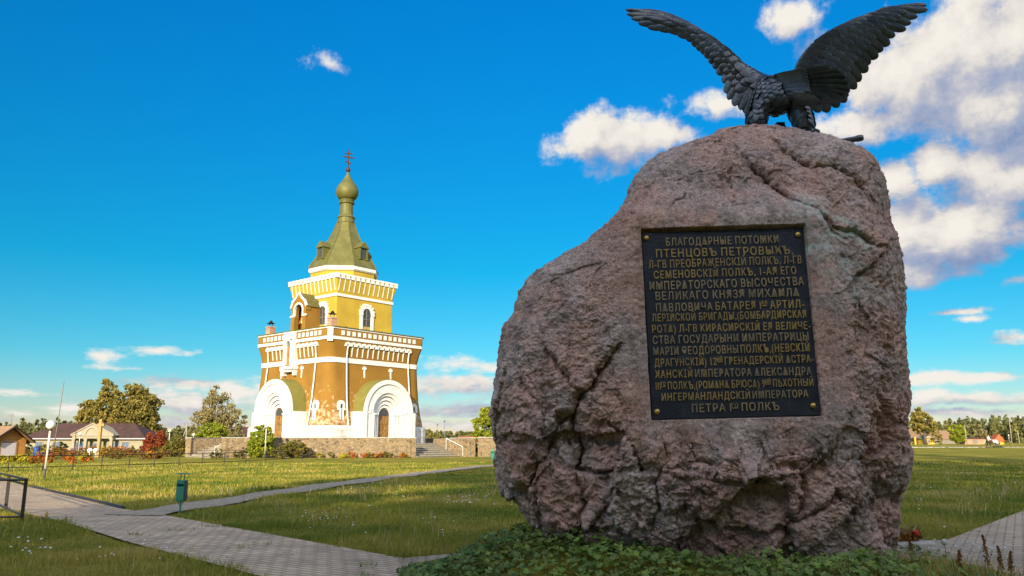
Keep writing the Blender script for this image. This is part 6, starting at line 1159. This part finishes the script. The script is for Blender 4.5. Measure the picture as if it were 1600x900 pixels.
def skin_mesh(name, J, E_, m, parent, root=0, levels=2):
    me = bpy.data.meshes.new(name); me.from_pydata([j[:3] for j in J], E_, []); o = bpy.data.objects.new(name, me); COL.objects.link(o); o.modifiers.new('skin', 'SKIN')
    for i, j in enumerate(J): me.skin_vertices[0].data[i].radius = (j[3], j[4] if len(j) > 4 else j[3]); me.skin_vertices[0].data[i].use_root = i == root
    s = o.modifiers.new('sub', 'SUBSURF'); s.levels = levels; dg = bpy.context.evaluated_depsgraph_get(); m2 = bpy.data.meshes.new_from_object(o.evaluated_get(dg)); bpy.data.objects.remove(o); m2.name = name; m2.materials.clear(); return link(name, m2, m, parent, True)
def build_person():
    g = foot(1544, 699, 109); T = thing('person', 'person in a pale grey jacket and black trousers walking behind a pushchair', 'person', g, R(-62))
    # walking along +x (to the right and away), leaning a little forward
    body = [(0, 0, .93, .14, .15), (.03, 0, 1.12, .13, .16), (.06, 0, 1.32, .13, .18), (.09, 0, 1.45, .07, .09), (.12, 0, 1.53, .055, .055), (.14, 0, 1.63, .085, .08), (.14, 0, 1.70, .075, .07),
            (.02, .09, .86, .09), (.16, .09, .5, .062), (.24, .09, .1, .045), (.36, .09, .045, .04), (-.02, -.09, .86, .09), (-.06, -.09, .48, .062), (-.30, -.09, .15, .045), (-.22, -.09, .05, .04),
            (.07, .2, 1.38, .058), (.12, .24, 1.12, .045), (.36, .2, 1.02, .036), (.43, .19, 1.02, .03), (.07, -.2, 1.38, .058), (.12, -.24, 1.12, .045), (.36, -.2, 1.02, .036), (.43, -.19, 1.02, .03)]
    e = [(0, 1), (1, 2), (2, 3), (3, 4), (4, 5), (5, 6), (0, 7), (7, 8), (8, 9), (9, 10), (0, 11), (11, 12), (12, 13), (13, 14), (2, 15), (15, 16), (16, 17), (17, 18), (2, 19), (19, 20), (20, 21), (21, 22)]
    skin_mesh('body', body, e, 'skin', T)
    skin_mesh('jacket', [(-.01, 0, .80, .16, .18), (.03, 0, 1.1, .155, .19), (.06, 0, 1.33, .155, .205), (.09, 0, 1.45, .085, .1), (.07, .2, 1.38, .075), (.12, .24, 1.12, .062), (.33, .205, 1.03, .05), (.07, -.2, 1.38, .075), (.12, -.24, 1.12, .062), (.33, -.205, 1.03, .05)], [(0, 1), (1, 2), (2, 3), (2, 4), (4, 5), (5, 6), (2, 7), (7, 8), (8, 9)], 'jacket', T)
    skin_mesh('trousers', [(0, 0, .9, .13, .14), (.02, .09, .84, .105), (.16, .09, .5, .078), (.24, .09, .13, .058), (-.02, -.09, .84, .105), (-.06, -.09, .48, .078), (-.29, -.09, .17, .058)], [(0, 1), (1, 2), (2, 3), (0, 4), (4, 5), (5, 6)], 'trousers', T)
    for s_, p in ((.09, ((.22, .07), (.38, .045))), (-.09, ((-.31, .12), (-.2, .05)))): b = MB(); b.tube([(p[0][0], s_, p[0][1]), (p[1][0], s_, p[1][1])], [.055, .04], 8); b.build('shoe', 'trousers', T, True)
    b = MB(); b.ball((.125, 0, 1.69), .1, 12, 8); b.build('hair', 'hair', T, True)
    c = math.cos(R(-62)); s_ = math.sin(R(-62)); q = (g[0] + .62 * c + .35, g[1] + .9 * s_, g[2]); W = thing('pushchair', 'small blue and white pushchair pushed by the walking person', 'pushchair', q, R(-62))
    b = MB(); b.rings([[(x, y, z) for x, y in ((-.2, -.22), (.3, -.22), (.3, .22), (-.2, .22))] for z in (.42, .5)]); b.rings([[(-.22, y, .5), (-.32, y, .95), (-.26, y, .97), (-.14, y, .5)] for y in (-.22, .22)]); b.build('seat', 'blue', W)
    b = MB(); b.rings([[(-.3 + .42 * math.sin(a) * k, y, .62 + .45 * math.cos(a) * k) for a in np.linspace(-.4, 1.5, 8) for k in (1,)] + [(-.3, y, .62)] for y in (-.24, .24)]); b.build('hood', 'jacket', W)
    for x in (-.25, .35):
        for y in (-.25, .25): b = MB(Matrix.Translation((x, y, .14)) @ Matrix.Rotation(math.pi / 2, 4, 'X')); b.lathe([(.04, -.015), (.11, -.015), (.11, .015), (.04, .015)], 14); b.build('wheel', 'trousers', W)
    b = MB()
    for y in (-.23, .23): b.tube([(.35, y, .14), (-.3, y, .8), (-.45, y, 1.02)], .015, 5); b.tube([(-.25, y, .14), (.1, y, .55)], .015, 5)
    b.tube([(-.45, -.23, 1.02), (-.45, .23, 1.02)], .018, 5); b.build('frame', 'poled', W)
build_person()

# ------------------------------------------------------------------ wreath on its block at the right foot of the boulder
g = np.array([5.05, 10.75, float(gz(5.05, 10.75))]); T = thing('concrete_block', 'small weathered concrete block at the right foot of the boulder', 'block', g, R(12)); b = MB(); b.rings([[(x * k, y * k, z) for x, y in ((-.42, -.28), (.26, -.3), (.3, .26), (-.4, .28))] for k, z in ((1.05, -.3), (1, .17), (.96, .2))]); b.build('block', 'concrete', T, bevel=.02)
W = thing('memorial_wreath', 'withered wreath with red flowers lying on the concrete block', 'wreath', g + np.array([-.06, -.02, .2])); rr = np.random.default_rng(4); a = rr.uniform(0, 6.28, 520); P = np.stack([.2 * np.cos(a) + rr.normal(size=520) * .03, .15 * np.sin(a) + rr.normal(size=520) * .03, .05 + rr.normal(size=520) * .022], 1); leaf_cards(P, .07, rr, 0, 'greenery', 'lf_rust', W)
b = MB()
for k in range(9):
    q = rr.uniform(-.2, .9); b.ball((.17 * math.cos(q - .6) + .02, .12 * math.sin(q - .6) - .05, .085 + .01 * (k % 3)), .033, 8, 6, .7)
b.build('red_flowers', 'red', W, True)
leaf_cards(np.stack([rr.uniform(-.25, .3, 90), rr.uniform(-.1, .1, 90), rr.uniform(.05, .16, 90)], 1), .14, rr, 0, 'straw', 'straw', W, .12)
